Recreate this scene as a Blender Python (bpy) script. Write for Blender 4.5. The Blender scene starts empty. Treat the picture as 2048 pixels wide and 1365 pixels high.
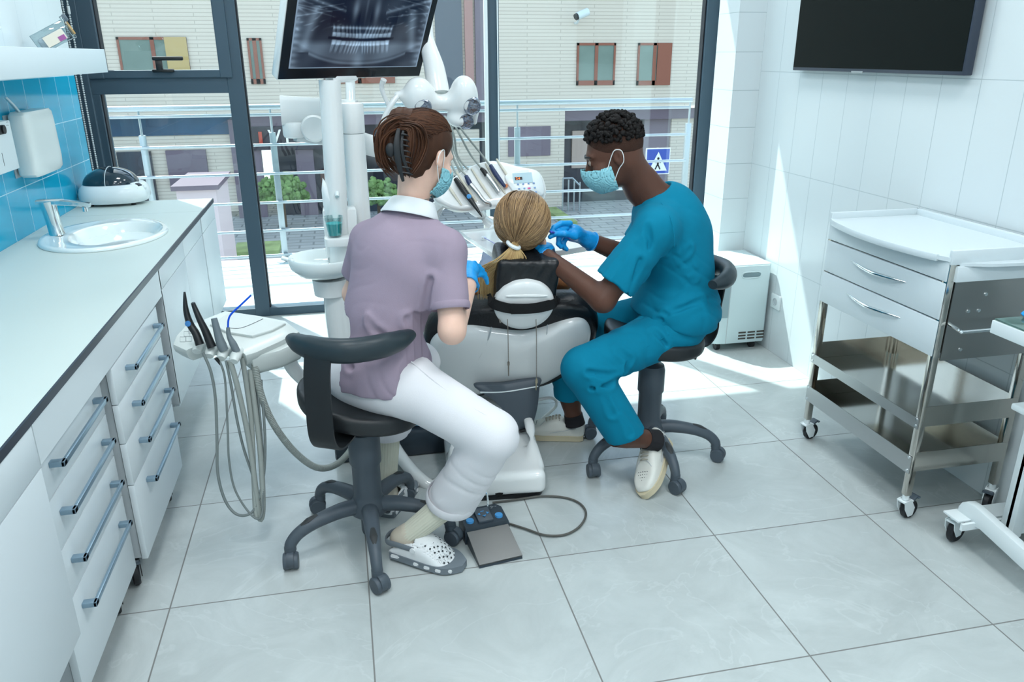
import bpy, math, random
import numpy as np
from mathutils import Vector, Matrix, Euler
random.seed(7)
PI = math.pi
COL = bpy.context.scene.collection
# ------------------------------------------------------------------ survey of the place
FPX = 1559.965
CAMP = np.array([0.618315, -2.138792, 1.589593])
YAW, PITCH, ROLL = -0.210376431, 1.21891063, -0.00372627717
def _rot(a, b, c):
    ca, sa, cb, sb, cc, sc = math.cos(a), math.sin(a), math.cos(b), math.sin(b), math.cos(c), math.sin(c)
    return (np.array([[ca, -sa, 0], [sa, ca, 0], [0, 0, 1.]]) @ np.array([[1, 0, 0], [0, cb, -sb], [0, sb, cb]])
            @ np.array([[cc, -sc, 0], [sc, cc, 0], [0, 0, 1.]]))
CAMR = _rot(YAW, PITCH, ROLL)
def at(u, v, ax, val):
    """sight line through a point of the survey photo, met with the plane ax = val"""
    d = CAMR @ np.array([(u - 1024) / FPX, (682.5 - v) / FPX, -1.])
    i = 'xyz'.index(ax); t = (val - CAMP[i]) / d[i]
    return tuple(float(q) for q in CAMP + t * d)
def atp(u, v, p0, n):
    d = CAMR @ np.array([(u - 1024) / FPX, (682.5 - v) / FPX, -1.])
    n = np.array(n, float); t = ((np.array(p0) - CAMP) @ n) / (d @ n)
    return tuple(float(q) for q in CAMP + t * d)

# ------------------------------------------------------------------ materials
MATS = {}
def s2l(c):
    return tuple(((x / 12.92) if x <= 0.04045 else ((x + 0.055) / 1.055) ** 2.4) for x in [q / 255. for q in c])
def mat(name, rgb, rough=0.5, metal=0.0, spec=0.5, bump=0.0, bscale=60.0, var=0.0, vscale=4.0, trans=0.0, coat=0.0,
        emit=None, estr=0.0, sheen=0.0, sss=0.0, alpha=1.0, stretch=None, ior=1.45, aniso=None):
    if name in MATS: return MATS[name]
    m = bpy.data.materials.new(name); m.use_nodes = True; MATS[name] = m
    nt = m.node_tree; b = nt.nodes['Principled BSDF']; N = nt.nodes.new; L = nt.links.new
    c = s2l(rgb) + (1,)
    b.inputs['Base Color'].default_value = c
    b.inputs['Roughness'].default_value = rough; b.inputs['Metallic'].default_value = metal
    b.inputs['Specular IOR Level'].default_value = spec; b.inputs['IOR'].default_value = ior
    b.inputs['Transmission Weight'].default_value = trans; b.inputs['Coat Weight'].default_value = coat
    b.inputs['Sheen Weight'].default_value = sheen; b.inputs['Alpha'].default_value = alpha
    if sss: b.inputs['Subsurface Weight'].default_value = sss; b.inputs['Subsurface Radius'].default_value = (0.02, 0.008, 0.004)
    if emit: b.inputs['Emission Color'].default_value = s2l(emit) + (1,); b.inputs['Emission Strength'].default_value = estr
    tc = N('ShaderNodeTexCoord'); src = tc.outputs['Object']
    if stretch:
        mp = N('ShaderNodeMapping'); mp.inputs['Scale'].default_value = stretch; L(src, mp.inputs['Vector']); src = mp.outputs['Vector']
    if var:
        n = N('ShaderNodeTexNoise'); n.inputs['Scale'].default_value = vscale; n.inputs['Detail'].default_value = 4; L(src, n.inputs['Vector'])
        r = N('ShaderNodeMapRange'); r.inputs[1].default_value = 0.3; r.inputs[2].default_value = 0.7
        r.inputs[3].default_value = 1 - var; r.inputs[4].default_value = 1 + var; L(n.outputs['Fac'], r.inputs[0])
        mx = N('ShaderNodeMix'); mx.data_type = 'RGBA'; mx.blend_type = 'MULTIPLY'; mx.inputs[0].default_value = 1
        mx.inputs[6].default_value = c; L(r.outputs[0], mx.inputs[7]); L(mx.outputs[2], b.inputs['Base Color'])
    if bump:
        n = N('ShaderNodeTexNoise'); n.inputs['Scale'].default_value = bscale; n.inputs['Detail'].default_value = 3; L(src, n.inputs['Vector'])
        bp = N('ShaderNodeBump'); bp.inputs['Strength'].default_value = bump; bp.inputs['Distance'].default_value = 0.01
        L(n.outputs['Fac'], bp.inputs['Height']); L(bp.outputs['Normal'], b.inputs['Normal'])
    return m
def tilemat(name, rgb, grout, sx, sy, sz, ox, oy, oz, axes, gw=0.003, rough=0.15, var=0.03, veins=0.0, bumpd=0.4, spec=0.5):
    """tiles cut by world-space joints along the listed axes"""
    m = bpy.data.materials.new(name); m.use_nodes = True; MATS[name] = m
    nt = m.node_tree; b = nt.nodes['Principled BSDF']; N = nt.nodes.new; L = nt.links.new
    g = N('ShaderNodeNewGeometry'); sp = N('ShaderNodeSeparateXYZ'); L(g.outputs['Position'], sp.inputs[0])
    def math_(op, a, bb=None, v=None):
        n = N('ShaderNodeMath'); n.operation = op
        L(a, n.inputs[0])
        if bb is not None: L(bb, n.inputs[1])
        elif v is not None: n.inputs[1].default_value = v
        return n.outputs[0]
    masks = []; ids = []
    for ax, s, o in zip('xyz', (sx, sy, sz), (ox, oy, oz)):
        if ax not in axes: continue
        q = math_('DIVIDE', math_('SUBTRACT', sp.outputs['XYZ'.index(ax.upper())], v=o), v=s)
        ids.append(math_('FLOOR', q)); fr = math_('FRACT', q)
        d = math_('MINIMUM', fr, math_('SUBTRACT', math_('MULTIPLY', fr, v=-1.0), v=-1.0))
        masks.append(math_('LESS_THAN', math_('MULTIPLY', d, v=s), v=gw / 2))
    mk = masks[0]
    for k in masks[1:]: mk = math_('MAXIMUM', mk, k)
    cb = N('ShaderNodeCombineXYZ')
    for i, q in enumerate(ids): L(q, cb.inputs[i])
    wn = N('ShaderNodeTexWhiteNoise'); wn.noise_dimensions = '3D'; L(cb.outputs[0], wn.inputs['Vector'])
    base = N('ShaderNodeMix'); base.data_type = 'RGBA'; c = s2l(rgb)
    base.inputs[6].default_value = tuple(x * (1 - var) for x in c) + (1,); base.inputs[7].default_value = tuple(min(1, x * (1 + var)) for x in c) + (1,)
    L(wn.outputs['Value'], base.inputs[0]); col = base.outputs[2]
    if veins:
        ad = N('ShaderNodeVectorMath'); ad.operation = 'MULTIPLY_ADD'; L(cb.outputs[0], ad.inputs[0]); ad.inputs[1].default_value = (7.3, 3.1, 5); L(g.outputs['Position'], ad.inputs[2])
        n1 = N('ShaderNodeTexNoise'); n1.inputs['Scale'].default_value = 3.2; n1.inputs['Detail'].default_value = 8; n1.inputs['Roughness'].default_value = 0.65; n1.inputs['Distortion'].default_value = 1.2
        L(ad.outputs[0], n1.inputs['Vector'])
        r1 = N('ShaderNodeMapRange'); r1.inputs[1].default_value = 0.3; r1.inputs[2].default_value = 0.7; r1.inputs[3].default_value = 1 - veins; r1.inputs[4].default_value = 1 + veins * 0.6
        L(n1.outputs['Fac'], r1.inputs[0])
        m1 = N('ShaderNodeMix'); m1.data_type = 'RGBA'; m1.blend_type = 'MULTIPLY'; m1.inputs[0].default_value = 1; L(col, m1.inputs[6]); L(r1.outputs[0], m1.inputs[7])
        n2 = N('ShaderNodeTexNoise'); n2.inputs['Scale'].default_value = 1.7; n2.inputs['Detail'].default_value = 5; n2.inputs['Distortion'].default_value = 2.2; L(ad.outputs[0], n2.inputs['Vector'])
        ab = math_('ABSOLUTE', math_('SUBTRACT', n2.outputs['Fac'], v=0.5))
        r2 = N('ShaderNodeMapRange'); r2.inputs[1].default_value = 0.0; r2.inputs[2].default_value = 0.012; r2.inputs[3].default_value = 0.35; r2.inputs[4].default_value = 0.0; L(ab, r2.inputs[0])
        m2 = N('ShaderNodeMix'); m2.data_type = 'RGBA'; L(r2.outputs[0], m2.inputs[0]); L(m1.outputs[2], m2.inputs[6]); m2.inputs[7].default_value = tuple(min(1, x * 1.18) for x in c) + (1,)
        col = m2.outputs[2]
    fin = N('ShaderNodeMix'); fin.data_type = 'RGBA'; L(mk, fin.inputs[0]); L(col, fin.inputs[6]); fin.inputs[7].default_value = s2l(grout) + (1,)
    L(fin.outputs[2], b.inputs['Base Color'])
    rr = N('ShaderNodeMapRange'); L(mk, rr.inputs[0]); rr.inputs[3].default_value = rough; rr.inputs[4].default_value = 0.8; L(rr.outputs[0], b.inputs['Roughness'])
    b.inputs['Specular IOR Level'].default_value = spec
    bp = N('ShaderNodeBump'); bp.invert = True; bp.inputs['Strength'].default_value = bumpd; bp.inputs['Distance'].default_value = 0.002; L(mk, bp.inputs['Height']); L(bp.outputs['Normal'], b.inputs['Normal'])
    return m
def glassmat(name, tint=(235, 245, 245), refl=1.0):
    m = bpy.data.materials.new(name); m.use_nodes = True; MATS[name] = m
    nt = m.node_tree; nt.nodes.clear(); N = nt.nodes.new; L = nt.links.new
    o = N('ShaderNodeOutputMaterial'); t = N('ShaderNodeBsdfTransparent'); t.inputs[0].default_value = s2l(tint) + (1,)
    g = N('ShaderNodeBsdfGlossy'); g.inputs['Roughness'].default_value = 0.01; g.inputs[0].default_value = (1, 1, 1, 1)
    lw = N('ShaderNodeLayerWeight'); lw.inputs[0].default_value = 0.5          # 1 - |n.i| on both faces of the sheet
    pw = N('ShaderNodeMath'); pw.operation = 'POWER'; pw.inputs[1].default_value = 5; L(lw.outputs['Facing'], pw.inputs[0])
    mu = N('ShaderNodeMath'); mu.operation = 'MULTIPLY_ADD'; mu.inputs[1].default_value = 0.9 * refl; mu.inputs[2].default_value = 0.04 * refl; L(pw.outputs[0], mu.inputs[0])
    mx = N('ShaderNodeMixShader'); L(mu.outputs[0], mx.inputs[0]); L(t.outputs[0], mx.inputs[1]); L(g.outputs[0], mx.inputs[2]); L(mx.outputs[0], o.inputs[0])
    return m

# ------------------------------------------------------------------ mesh helpers: a "geo" is (verts Nx3 array, list of faces)
def V3(*a): return np.array(a, float)
def join(*gs):
    vs, fs, n = [], [], 0
    for v, f in gs:
        v = np.asarray(v, float); vs.append(v); fs += [tuple(i + n for i in q) for q in f]; n += len(v)
    return np.vstack(vs), fs
def xf(g, loc=(0, 0, 0), rot=(0, 0, 0), sc=(1, 1, 1)):
    v, f = g; M = np.array(Euler(rot).to_matrix()); return (np.asarray(v) * np.array(sc)) @ M.T + np.array(loc), f
def frame(g, o, ex, ey, ez):
    v, f = g; M = np.array([ex, ey, ez], float); return np.asarray(v) @ M + np.array(o), f
def bm_geo(bm):
    bm.verts.ensure_lookup_table(); bm.verts.index_update()
    g = (np.array([v.co[:] for v in bm.verts]), [tuple(v.index for v in f.verts) for f in bm.faces]); bm.free(); return g
import bmesh
def box(x0, x1, y0, y1, z0, z1, bev=0.0, seg=2):
    bm = bmesh.new(); bmesh.ops.create_cube(bm, size=1)
    for v in bm.verts: v.co = ((x0 + x1) / 2 + v.co.x * (x1 - x0), (y0 + y1) / 2 + v.co.y * (y1 - y0), (z0 + z1) / 2 + v.co.z * (z1 - z0))
    if bev: bmesh.ops.bevel(bm, geom=bm.edges[:] + bm.verts[:], offset=bev, segments=seg, affect='EDGES', profile=0.5)
    return bm_geo(bm)
def cbox(c, s, bev=0.0, rot=(0, 0, 0), seg=2):
    return xf(box(-s[0] / 2, s[0] / 2, -s[1] / 2, s[1] / 2, -s[2] / 2, s[2] / 2, bev, seg), c, rot)
def prism(pts, z0, z1, bev=0.0):
    """outline in xy, extruded in z"""
    n = len(pts); bm = bmesh.new()
    lo = [bm.verts.new((p[0], p[1], z0)) for p in pts]; hi = [bm.verts.new((p[0], p[1], z1)) for p in pts]
    bm.faces.new(lo[::-1]); bm.faces.new(hi)
    for i in range(n): bm.faces.new((lo[i], lo[(i + 1) % n], hi[(i + 1) % n], hi[i]))
    bmesh.ops.recalc_face_normals(bm, faces=bm.faces[:])
    if bev:
        es = [e for e in bm.edges if abs(e.verts[0].co.z - e.verts[1].co.z) < 1e-6]
        bmesh.ops.bevel(bm, geom=es, offset=bev, segments=2, affect='EDGES', profile=0.5)
    return bm_geo(bm)
def rings(rs, cap=True, closed=False):
    """skin a list of equal-length point rings"""
    n = len(rs[0]); v = np.vstack(rs); f = []
    m = len(rs)
    for j in range(m if closed else m - 1):
        a, b = j * n, ((j + 1) % m) * n
        for i in range(n): k = (i + 1) % n; f.append((a + i, a + k, b + k, b + i))
    if cap and not closed: f.append(tuple(range(n))[::-1]); f.append(tuple(range((m - 1) * n, m * n)))
    return v, f
def lathe(prof, n=32, loc=(0, 0, 0)):
    """prof: (r, z) pairs about z"""
    a = np.linspace(0, 2 * PI, n, endpoint=False)
    rs = [np.c_[max(r, 1e-4) * np.cos(a), max(r, 1e-4) * np.sin(a), np.full(n, z)] for r, z in prof]
    v, f = rings(rs); return v + np.array(loc), f
def orient(g, p0, p1):
    """map local z axis on p0 -> p1 (local z from 0 to length)"""
    p0 = np.array(p0, float); p1 = np.array(p1, float); d = p1 - p0; d /= np.linalg.norm(d)
    a = V3(1, 0, 0) if abs(d[0]) < 0.8 else V3(0, 1, 0); x = np.cross(a, d); x /= np.linalg.norm(x); y = np.cross(d, x)
    return frame(g, p0, x, y, d)
def cyl(p0, p1, r0, r1=None, n=20, bev=0.0):
    r1 = r0 if r1 is None else r1; h = float(np.linalg.norm(np.array(p1, float) - np.array(p0, float)))
    pr = [(r0, 0), (r1, h)] if not bev else [(r0 - bev, 0), (r0 - bev * .3, bev * .3), (r0, bev), (r1, h - bev), (r1 - bev * .3, h - bev * .3), (r1 - bev, h)]
    return orient(lathe(pr, n), p0, p1)
def catmull(pts, k=8, closed=False):
    P = [np.array(p, float) for p in pts]; n = len(P); out = []
    for i in range(n if closed else n - 1):
        if closed: p0, p1, p2, p3 = P[i - 1], P[i], P[(i + 1) % n], P[(i + 2) % n]
        else: p0, p1, p2, p3 = P[max(i - 1, 0)], P[i], P[i + 1], P[min(i + 2, n - 1)]
        for t in np.linspace(0, 1, k, endpoint=False):
            out.append(0.5 * (2 * p1 + (p2 - p0) * t + (2 * p0 - 5 * p1 + 4 * p2 - p3) * t ** 2 + (3 * p1 - p0 - 3 * p2 + p3) * t ** 3))
    if not closed: out.append(P[-1])
    return np.array(out)
def frames(path, closed=False, up=None):
    T = np.gradient(path, axis=0) if not closed else (np.roll(path, -1, 0) - np.roll(path, 1, 0))
    T /= np.linalg.norm(T, axis=1)[:, None] + 1e-12
    U = []; u = np.array(up, float) if up is not None else (V3(0, 0, 1) if abs(T[0][2]) < 0.9 else V3(1, 0, 0))
    for t in T:
        base = np.array(up, float) if up is not None else u
        w = base - t * (base @ t)
        if np.linalg.norm(w) < 1e-6: w = u
        u = w / np.linalg.norm(w); U.append(u)
    U = np.array(U); return T, U, np.cross(T, U)
def tube(pts, r, n=12, k=8, smooth=True, closed=False, r2=None, up=None, ribs=0, ribh=0.0):
    """round or oval tube along a path; r may be a list per control point"""
    path = catmull(pts, k, closed) if smooth else np.array(pts, float)
    if ribs:
        L = np.r_[0, np.cumsum(np.linalg.norm(np.diff(path, axis=0), axis=1))]; m = int(L[-1] / ribs) * 2
        q = np.linspace(0, L[-1], m); path = np.c_[[np.interp(q, L, path[:, i]) for i in range(3)]].T
    m = len(path)
    R = np.interp(np.linspace(0, 1, m), np.linspace(0, 1, len(r)), r) if hasattr(r, '__len__') else np.full(m, r)
    R2 = R if r2 is None else (np.interp(np.linspace(0, 1, m), np.linspace(0, 1, len(r2)), r2) if hasattr(r2, '__len__') else np.full(m, r2))
    if ribs: w = np.where(np.arange(m) % 2 == 0, ribh, 0); R = R + w; R2 = R
    T, U, B = frames(path, closed, up); a = np.linspace(0, 2 * PI, n, endpoint=False)
    rs = [path[i] + R[i] * np.outer(np.cos(a), B[i]) + R2[i] * np.outer(np.sin(a), U[i]) for i in range(m)]
    return rings(rs, closed=closed)
def bar(pts, w, h, up=(0, 0, 1), k=8, smooth=True, closed=False, bev=0.15):
    """rounded rectangular bar along a path"""
    path = catmull(pts, k, closed) if smooth else np.array(pts, float); m = len(path)
    W = np.interp(np.linspace(0, 1, m), np.linspace(0, 1, len(w)), w) if hasattr(w, '__len__') else np.full(m, w)
    H = np.interp(np.linspace(0, 1, m), np.linspace(0, 1, len(h)), h) if hasattr(h, '__len__') else np.full(m, h)
    T, U, B = frames(path, closed, up); b = bev
    sq = np.array([(-1, -1 + b), (-1, 1 - b), (-1 + b, 1), (1 - b, 1), (1, 1 - b), (1, -1 + b), (1 - b, -1), (-1 + b, -1)]) / 2
    return rings([path[i] + W[i] * np.outer(sq[:, 0], B[i]) + H[i] * np.outer(sq[:, 1], U[i]) for i in range(m)], closed=closed)
def sph(c, r, n=20, m=12):
    r = (r, r, r) if not hasattr(r, '__len__') else r
    pr = [(math.sin(t), -math.cos(t)) for t in np.linspace(0, PI, m)]
    return xf(lathe(pr, n), c, sc=r)
def superell(cx, cy, a, b, e=4, n=40):
    t = np.linspace(0, 2 * PI, n, endpoint=False); c, s = np.cos(t), np.sin(t)
    return np.c_[cx + a * np.sign(c) * np.abs(c) ** (2 / e), cy + b * np.sign(s) * np.abs(s) ** (2 / e)]
# ------------------------------------------------------------------ implicit surfaces for soft and rounded bodies
def smin(a, b, k):
    h = np.clip(0.5 + 0.5 * (b - a) / k, 0, 1); return b + (a - b) * h - k * h * (1 - h)
def smax(a, b, k): return -smin(-a, -b, k)
def cap(P, a, b, r0, r1=None):
    r1 = r0 if r1 is None else r1; a = np.array(a, np.float32); b = np.array(b, np.float32); d = b - a
    t = np.clip(((P - a) @ d) / (d @ d), 0, 1); return np.linalg.norm(P - a - t[..., None] * d, axis=-1) - (r0 + (r1 - r0) * t)
def ell(P, c, r, R=None):
    q = P - np.array(c, np.float32)
    if R is not None: q = q @ np.array(R, np.float32).T          # rows of R are the local axes
    r = np.array(r, np.float32); k0 = np.linalg.norm(q / r, axis=-1); k1 = np.linalg.norm(q / r ** 2, axis=-1) + 1e-9
    return k0 * (k0 - 1) / k1
def rbox(P, c, s, r=0.01, R=None):
    q = P - np.array(c, np.float32)
    if R is not None: q = q @ np.array(R, np.float32).T
    q = np.abs(q) - (np.array(s, np.float32) - r); return np.linalg.norm(np.maximum(q, 0), axis=-1) + np.minimum(q.max(-1), 0) - r
def plane(P, p, n):
    n = np.array(n, np.float32); n = n / np.linalg.norm(n); return (P - np.array(p, np.float32)) @ n
def folds(P, dirs, seed=0):
    out = 0
    for i, (k, amp) in enumerate(dirs):
        k = np.array(k, np.float32); w = 1.3 * np.sin(P @ np.array([17 + 3 * i, -11, 13 + seed], np.float32) + seed) + 0.9 * np.sin(P @ np.array([-9, 21, 7 + 2 * i], np.float32))
        s = np.sin(P @ k + w + seed * 1.7); mk = np.clip(.15 + .9 * np.sin(P @ np.array([11 - 4 * i, 14 + 3 * i, -9 + 5 * i], np.float32) + seed * 2.3 + i) , 0, 1); out = out + amp * mk * (1 - np.abs(s)) ** 2.2
    return out
def surf(fn, lo, hi, h, smooth=1):
    lo = np.array(lo, float); hi = np.array(hi, float); n = np.ceil((hi - lo) / h).astype(int) + 1
    ax = [(lo[i] + h * np.arange(n[i])).astype(np.float32) for i in range(3)]
    V = np.empty(tuple(n), np.float32); st = max(1, int(4e5 // (n[1] * n[2])))
    for i in range(0, n[0], st):
        G = np.stack(np.meshgrid(ax[0][i:i + st], ax[1], ax[2], indexing='ij'), -1); V[i:i + st] = fn(G)
    V[0], V[-1] = np.maximum(V[0], 1e-3), np.maximum(V[-1], 1e-3); V[:, 0], V[:, -1] = np.maximum(V[:, 0], 1e-3), np.maximum(V[:, -1], 1e-3)
    V[:, :, 0], V[:, :, -1] = np.maximum(V[:, :, 0], 1e-3), np.maximum(V[:, :, -1], 1e-3)
    ins = V < 0; cn = tuple(n - 1); acc = np.zeros(cn + (3,), np.float32); cnt = np.zeros(cn, np.int32)
    for d in range(3):
        e = [1 if i == d else 0 for i in range(3)]
        a = V[:n[0] - e[0], :n[1] - e[1], :n[2] - e[2]]; b = V[e[0]:, e[1]:, e[2]:]
        cr = (a < 0) != (b < 0); t = np.where(cr, a / np.where(cr, a - b, 1), 0)
        o = [i for i in range(3) if i != d]
        for p in (0, 1):
            for q in (0, 1):
                sl = [slice(None)] * 3; sl[o[0]] = slice(p, p + cn[o[0]]); sl[o[1]] = slice(q, q + cn[o[1]]); sl = tuple(sl)
                c, tt = cr[sl], t[sl]; off = [0, 0, 0]; off[o[0]] = p; off[o[1]] = q
                for k in range(3): acc[..., k] += np.where(c, tt if k == d else off[k], 0)
                cnt += c
    act = cnt > 0; idx = -np.ones(cn, np.int64); I = np.argwhere(act); idx[act] = np.arange(len(I))
    P = lo + h * (I + acc[act] / cnt[act][:, None]); F = []
    for d in range(3):
        e = [1 if i == d else 0 for i in range(3)]; a = ins[:n[0] - e[0], :n[1] - e[1], :n[2] - e[2]]; b = ins[e[0]:, e[1]:, e[2]:]
        K = np.argwhere(a != b); o = [(d + 1) % 3, (d + 2) % 3]
        K = K[(K[:, o[0]] > 0) & (K[:, o[1]] > 0) & (K[:, o[0]] < n[o[0]] - 1) & (K[:, o[1]] < n[o[1]] - 1)]
        if not len(K): continue
        def c(p, q): J = K.copy(); J[:, o[0]] -= p; J[:, o[1]] -= q; return idx[J[:, 0], J[:, 1], J[:, 2]]
        Q = np.stack([c(1, 1), c(0, 1), c(0, 0), c(1, 0)], 1); fl = ~a[K[:, 0], K[:, 1], K[:, 2]]; Q[fl] = Q[fl][:, ::-1]; F.append(Q)
    F = np.vstack(F)
    for _ in range(smooth):
        s = np.zeros_like(P); w = np.zeros(len(P))
        for i in range(4):
            for j in (1, 3): np.add.at(s, F[:, i], P[F[:, (i + j) % 4]]); np.add.at(w, F[:, i], 1)
        P = 0.5 * P + 0.5 * s / w[:, None]
    return P, F
def bsp(fn, lo, hi, h=0.006, smooth=1): return surf(fn, lo, hi, h, smooth)

# ------------------------------------------------------------------ things, parts, setting
def mesh_obj(name, g, m, smooth=True, angle=40):
    v, f = g; me = bpy.data.meshes.new(name)
    if isinstance(f, np.ndarray):
        me.vertices.add(len(v)); me.vertices.foreach_set('co', np.asarray(v, np.float32).ravel())
        me.loops.add(f.size); me.loops.foreach_set('vertex_index', f.ravel().astype(np.int32))
        me.polygons.add(len(f)); me.polygons.foreach_set('loop_start', np.arange(0, f.size, 4, dtype=np.int32)); me.update(calc_edges=True); me.validate()
    else:
        me.from_pydata([tuple(p) for p in v], [], f); me.update()
        bm = bmesh.new(); bm.from_mesh(me); bmesh.ops.recalc_face_normals(bm, faces=bm.faces[:]); bm.to_mesh(me); bm.free()
    me.materials.append(m); o = bpy.data.objects.new(name, me); COL.objects.link(o)
    if smooth:
        me.polygons.foreach_set('use_smooth', [True] * len(me.polygons))
        if not isinstance(f, np.ndarray): me.set_sharp_from_angle(angle=math.radians(angle))
    return o
def thing(name, label, cat, loc=(0, 0, 0), rotz=0.0, group=None):
    o = bpy.data.objects.new(name, None); COL.objects.link(o); o.empty_display_size = 0.05
    o.location = loc; o.rotation_euler = (0, 0, rotz); o['label'] = label; o['category'] = cat
    if group: o['group'] = group
    return o
def root_of(o):
    M = Matrix.Identity(4); ch = []
    while o is not None: ch.append(o); o = o.parent
    for p in reversed(ch): M = M @ (Matrix.Translation(p.location) @ p.rotation_euler.to_matrix().to_4x4())
    return M
def part(par, name, g, m, label=None, smooth=True, local=False, angle=40, kind=None):
    v, f = g; v = np.asarray(v, float)
    if not local:
        M = np.array(root_of(par).inverted()); v = v @ M[:3, :3].T + M[:3, 3]
    o = mesh_obj(name, (v, f), m, smooth, angle); o.parent = par
    if label: o['label'] = label
    if kind: o['kind'] = kind
    return o
def single(name, g, m, label, cat, group=None, smooth=True, origin=None, kind=None, angle=40):
    v, f = g; v = np.asarray(v, float)
    if origin is None: lo, hi = v.min(0), v.max(0); origin = ((lo[0] + hi[0]) / 2, (lo[1] + hi[1]) / 2, lo[2])
    o = mesh_obj(name, (v - np.array(origin), f), m, smooth, angle); o.location = origin; o['label'] = label; o['category'] = cat
    if group: o['group'] = group
    if kind: o['kind'] = kind
    return o
def struct(name, g, m, par=None, smooth=False):
    o = mesh_obj(name, g, m, smooth)
    if par is None: o['kind'] = 'structure'
    else: o.parent = par
    return o
def dup(root, loc, rotz=None, label=None):
    r = root.copy(); COL.objects.link(r); r.location = loc
    if rotz is not None: r.rotation_euler = (0, 0, rotz)
    if label: r['label'] = label
    for ch in list(root.children):
        c = ch.copy(); COL.objects.link(c); c.parent = r
        for gch in ch.children: d = gch.copy(); COL.objects.link(d); d.parent = c
    return r
# ================================================================== THE ROOM
CEIL = 3.32; YW = 2.93; XL = -0.72; XR = 2.92; YB = -4.2
M_floor = tilemat('floor_tile', (182, 190, 190), (116, 118, 116), 0.6, 0.6, 0.6, 0, 0, 0, 'xy', 0.0045, rough=0.27, var=0.015, veins=0.12, bumpd=0.2, spec=0.45)
M_wt = tilemat('white_wall_tile', (208, 217, 220), (176, 188, 192), 0.2, 0.2, 0.5, 0.03, 0.03, 0.0, 'yz', 0.0035, rough=0.17, var=0.008)
M_wtl = tilemat('white_tile_left', (225, 235, 238), (190, 202, 206), 0.214, 0.214, 0.5, 0, 0.0, 1.5, 'yz', 0.0035, rough=0.17, var=0.008)
M_wtp = tilemat('white_pillar_tile', (208, 217, 220), (160, 174, 178), 0.5, 0.2, 0.2, 2.4, 0, 0.0, 'z', 0.003, rough=0.17, var=0.008)
M_blue = tilemat('blue_wall_tile', (24, 170, 208), (190, 226, 238), 0.22, 0.214, 0.216, 0, 0.11, 0.85, 'yz', 0.0035, rough=0.12, var=0.07)
M_paint = mat('white_paint', (232, 238, 240), 0.6)
M_frame = mat('grey_window_metal', (62, 82, 96), 0.42, spec=0.5)
M_dark = mat('dark_slot', (22, 26, 34), 0.6)
M_white = mat('white_plastic', (222, 231, 233), 0.22, spec=0.5)
M_whitem = mat('white_matte', (224, 232, 234), 0.5)
M_chrome = mat('chrome', (225, 230, 232), 0.08, metal=1.0)
M_steel = mat('polished_steel', (196, 192, 184), 0.13, metal=1.0)
M_brush = mat('brushed_steel', (190, 192, 192), 0.32, metal=1.0)
M_glass = glassmat('window_glass', (236, 246, 246), 0.9)
M_black = mat('black_plastic', (24, 27, 30), 0.35)

struct('floor', box(XL - 0.1, XR + 0.1, YB, YW + 0.06, -0.12, 0), M_floor)
def wall_strip(name, y0, y1, z0, z1, m): return struct(name, box(XL - 0.1, XL, y0, y1, z0, z1), m)
struct('wall_left', box(XL - 0.1, XL, YB, 2.57, 1.5, CEIL), M_wtl)          # white tiling above the shelf
struct('wall_left', box(XL - 0.1, XL, YB, 2.57, 0.85, 1.5), M_blue)         # blue tiling between worktop and shelf
struct('wall_left', box(XL - 0.1, XL, YB, 2.57, 0, 0.85), M_paint)
struct('wall_right', box(XR, XR + 0.15, YB, 2.27, 0, CEIL), M_wt)
struct('wall_back', box(XL - 0.1, XR + 0.15, YB - 0.15, YB, 0, CEIL), M_paint)
struct('wall_corner', box(2.76, XR + 0.3, 2.03, 2.27, 0, CEIL), M_wtp)          # the tiled return in the corner beside the window
struct('wall_window', join(box(3.085, 3.4, 2.2, YW + 0.06, 0, CEIL), box(-1.3, -0.86, 2.5, YW + 0.06, 0, CEIL), box(-0.9, XL - 0.1, 2.47, 2.57, 0, CEIL)), M_paint)
struct('ceiling', box(XL - 0.6, XR + 0.5, YB, YW + 0.06, CEIL, CEIL + 0.15), M_paint)
# ---- window: frames, panes, sill rail
wn = bpy.data.objects.new('window_1', None); COL.objects.link(wn); wn['kind'] = 'structure'
Y0, Y1 = YW - 0.03, YW + 0.06
def frm(name, *gs): return struct(name, join(*gs), M_frame, wn)
frm('window_frame', box(-0.875, -0.735, Y0 - .02, Y1, 0, CEIL, .006), box(-0.80, -0.70, Y0 + .006, Y1 + .03, .001, CEIL - .001, .004),
    box(0.0 , 0.09, Y0, Y1, 0, CEIL, .004), box(1.545, 1.62, Y0, Y1, 0, CEIL, .004), box(2.985, 3.085, Y0, Y1, 0, CEIL, .004),
    box(-0.87, 3.085, Y0 + .003, Y1 - .003, 0, 0.055, .003), box(-0.87, 3.085, Y0 + .003, Y1 - .003, CEIL - 0.06, CEIL, .003), box(-0.74, 0.02, Y0 + .003, Y1 - .003, 1.385, 1.475, .003))
sash = [(-0.735, 1.475), (0.02, 1.475), (0.02, CEIL - 0.06), (-0.735, CEIL - 0.06)]
frm('window_sash', box(-0.73, -0.002, Y0 - .016, Y1 - .033, 1.472, 1.515, .005), box(-0.74, -0.655, Y0 - .018, Y1 - .03, 1.47, CEIL - .06, .006),
    box(-0.035, 0.035, Y0 - .018, Y1 - .03, 1.47, CEIL - .06, .006), box(-0.73, -0.002, Y0 - .016, Y1 - .033, CEIL - .12, CEIL - .062, .005))
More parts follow.
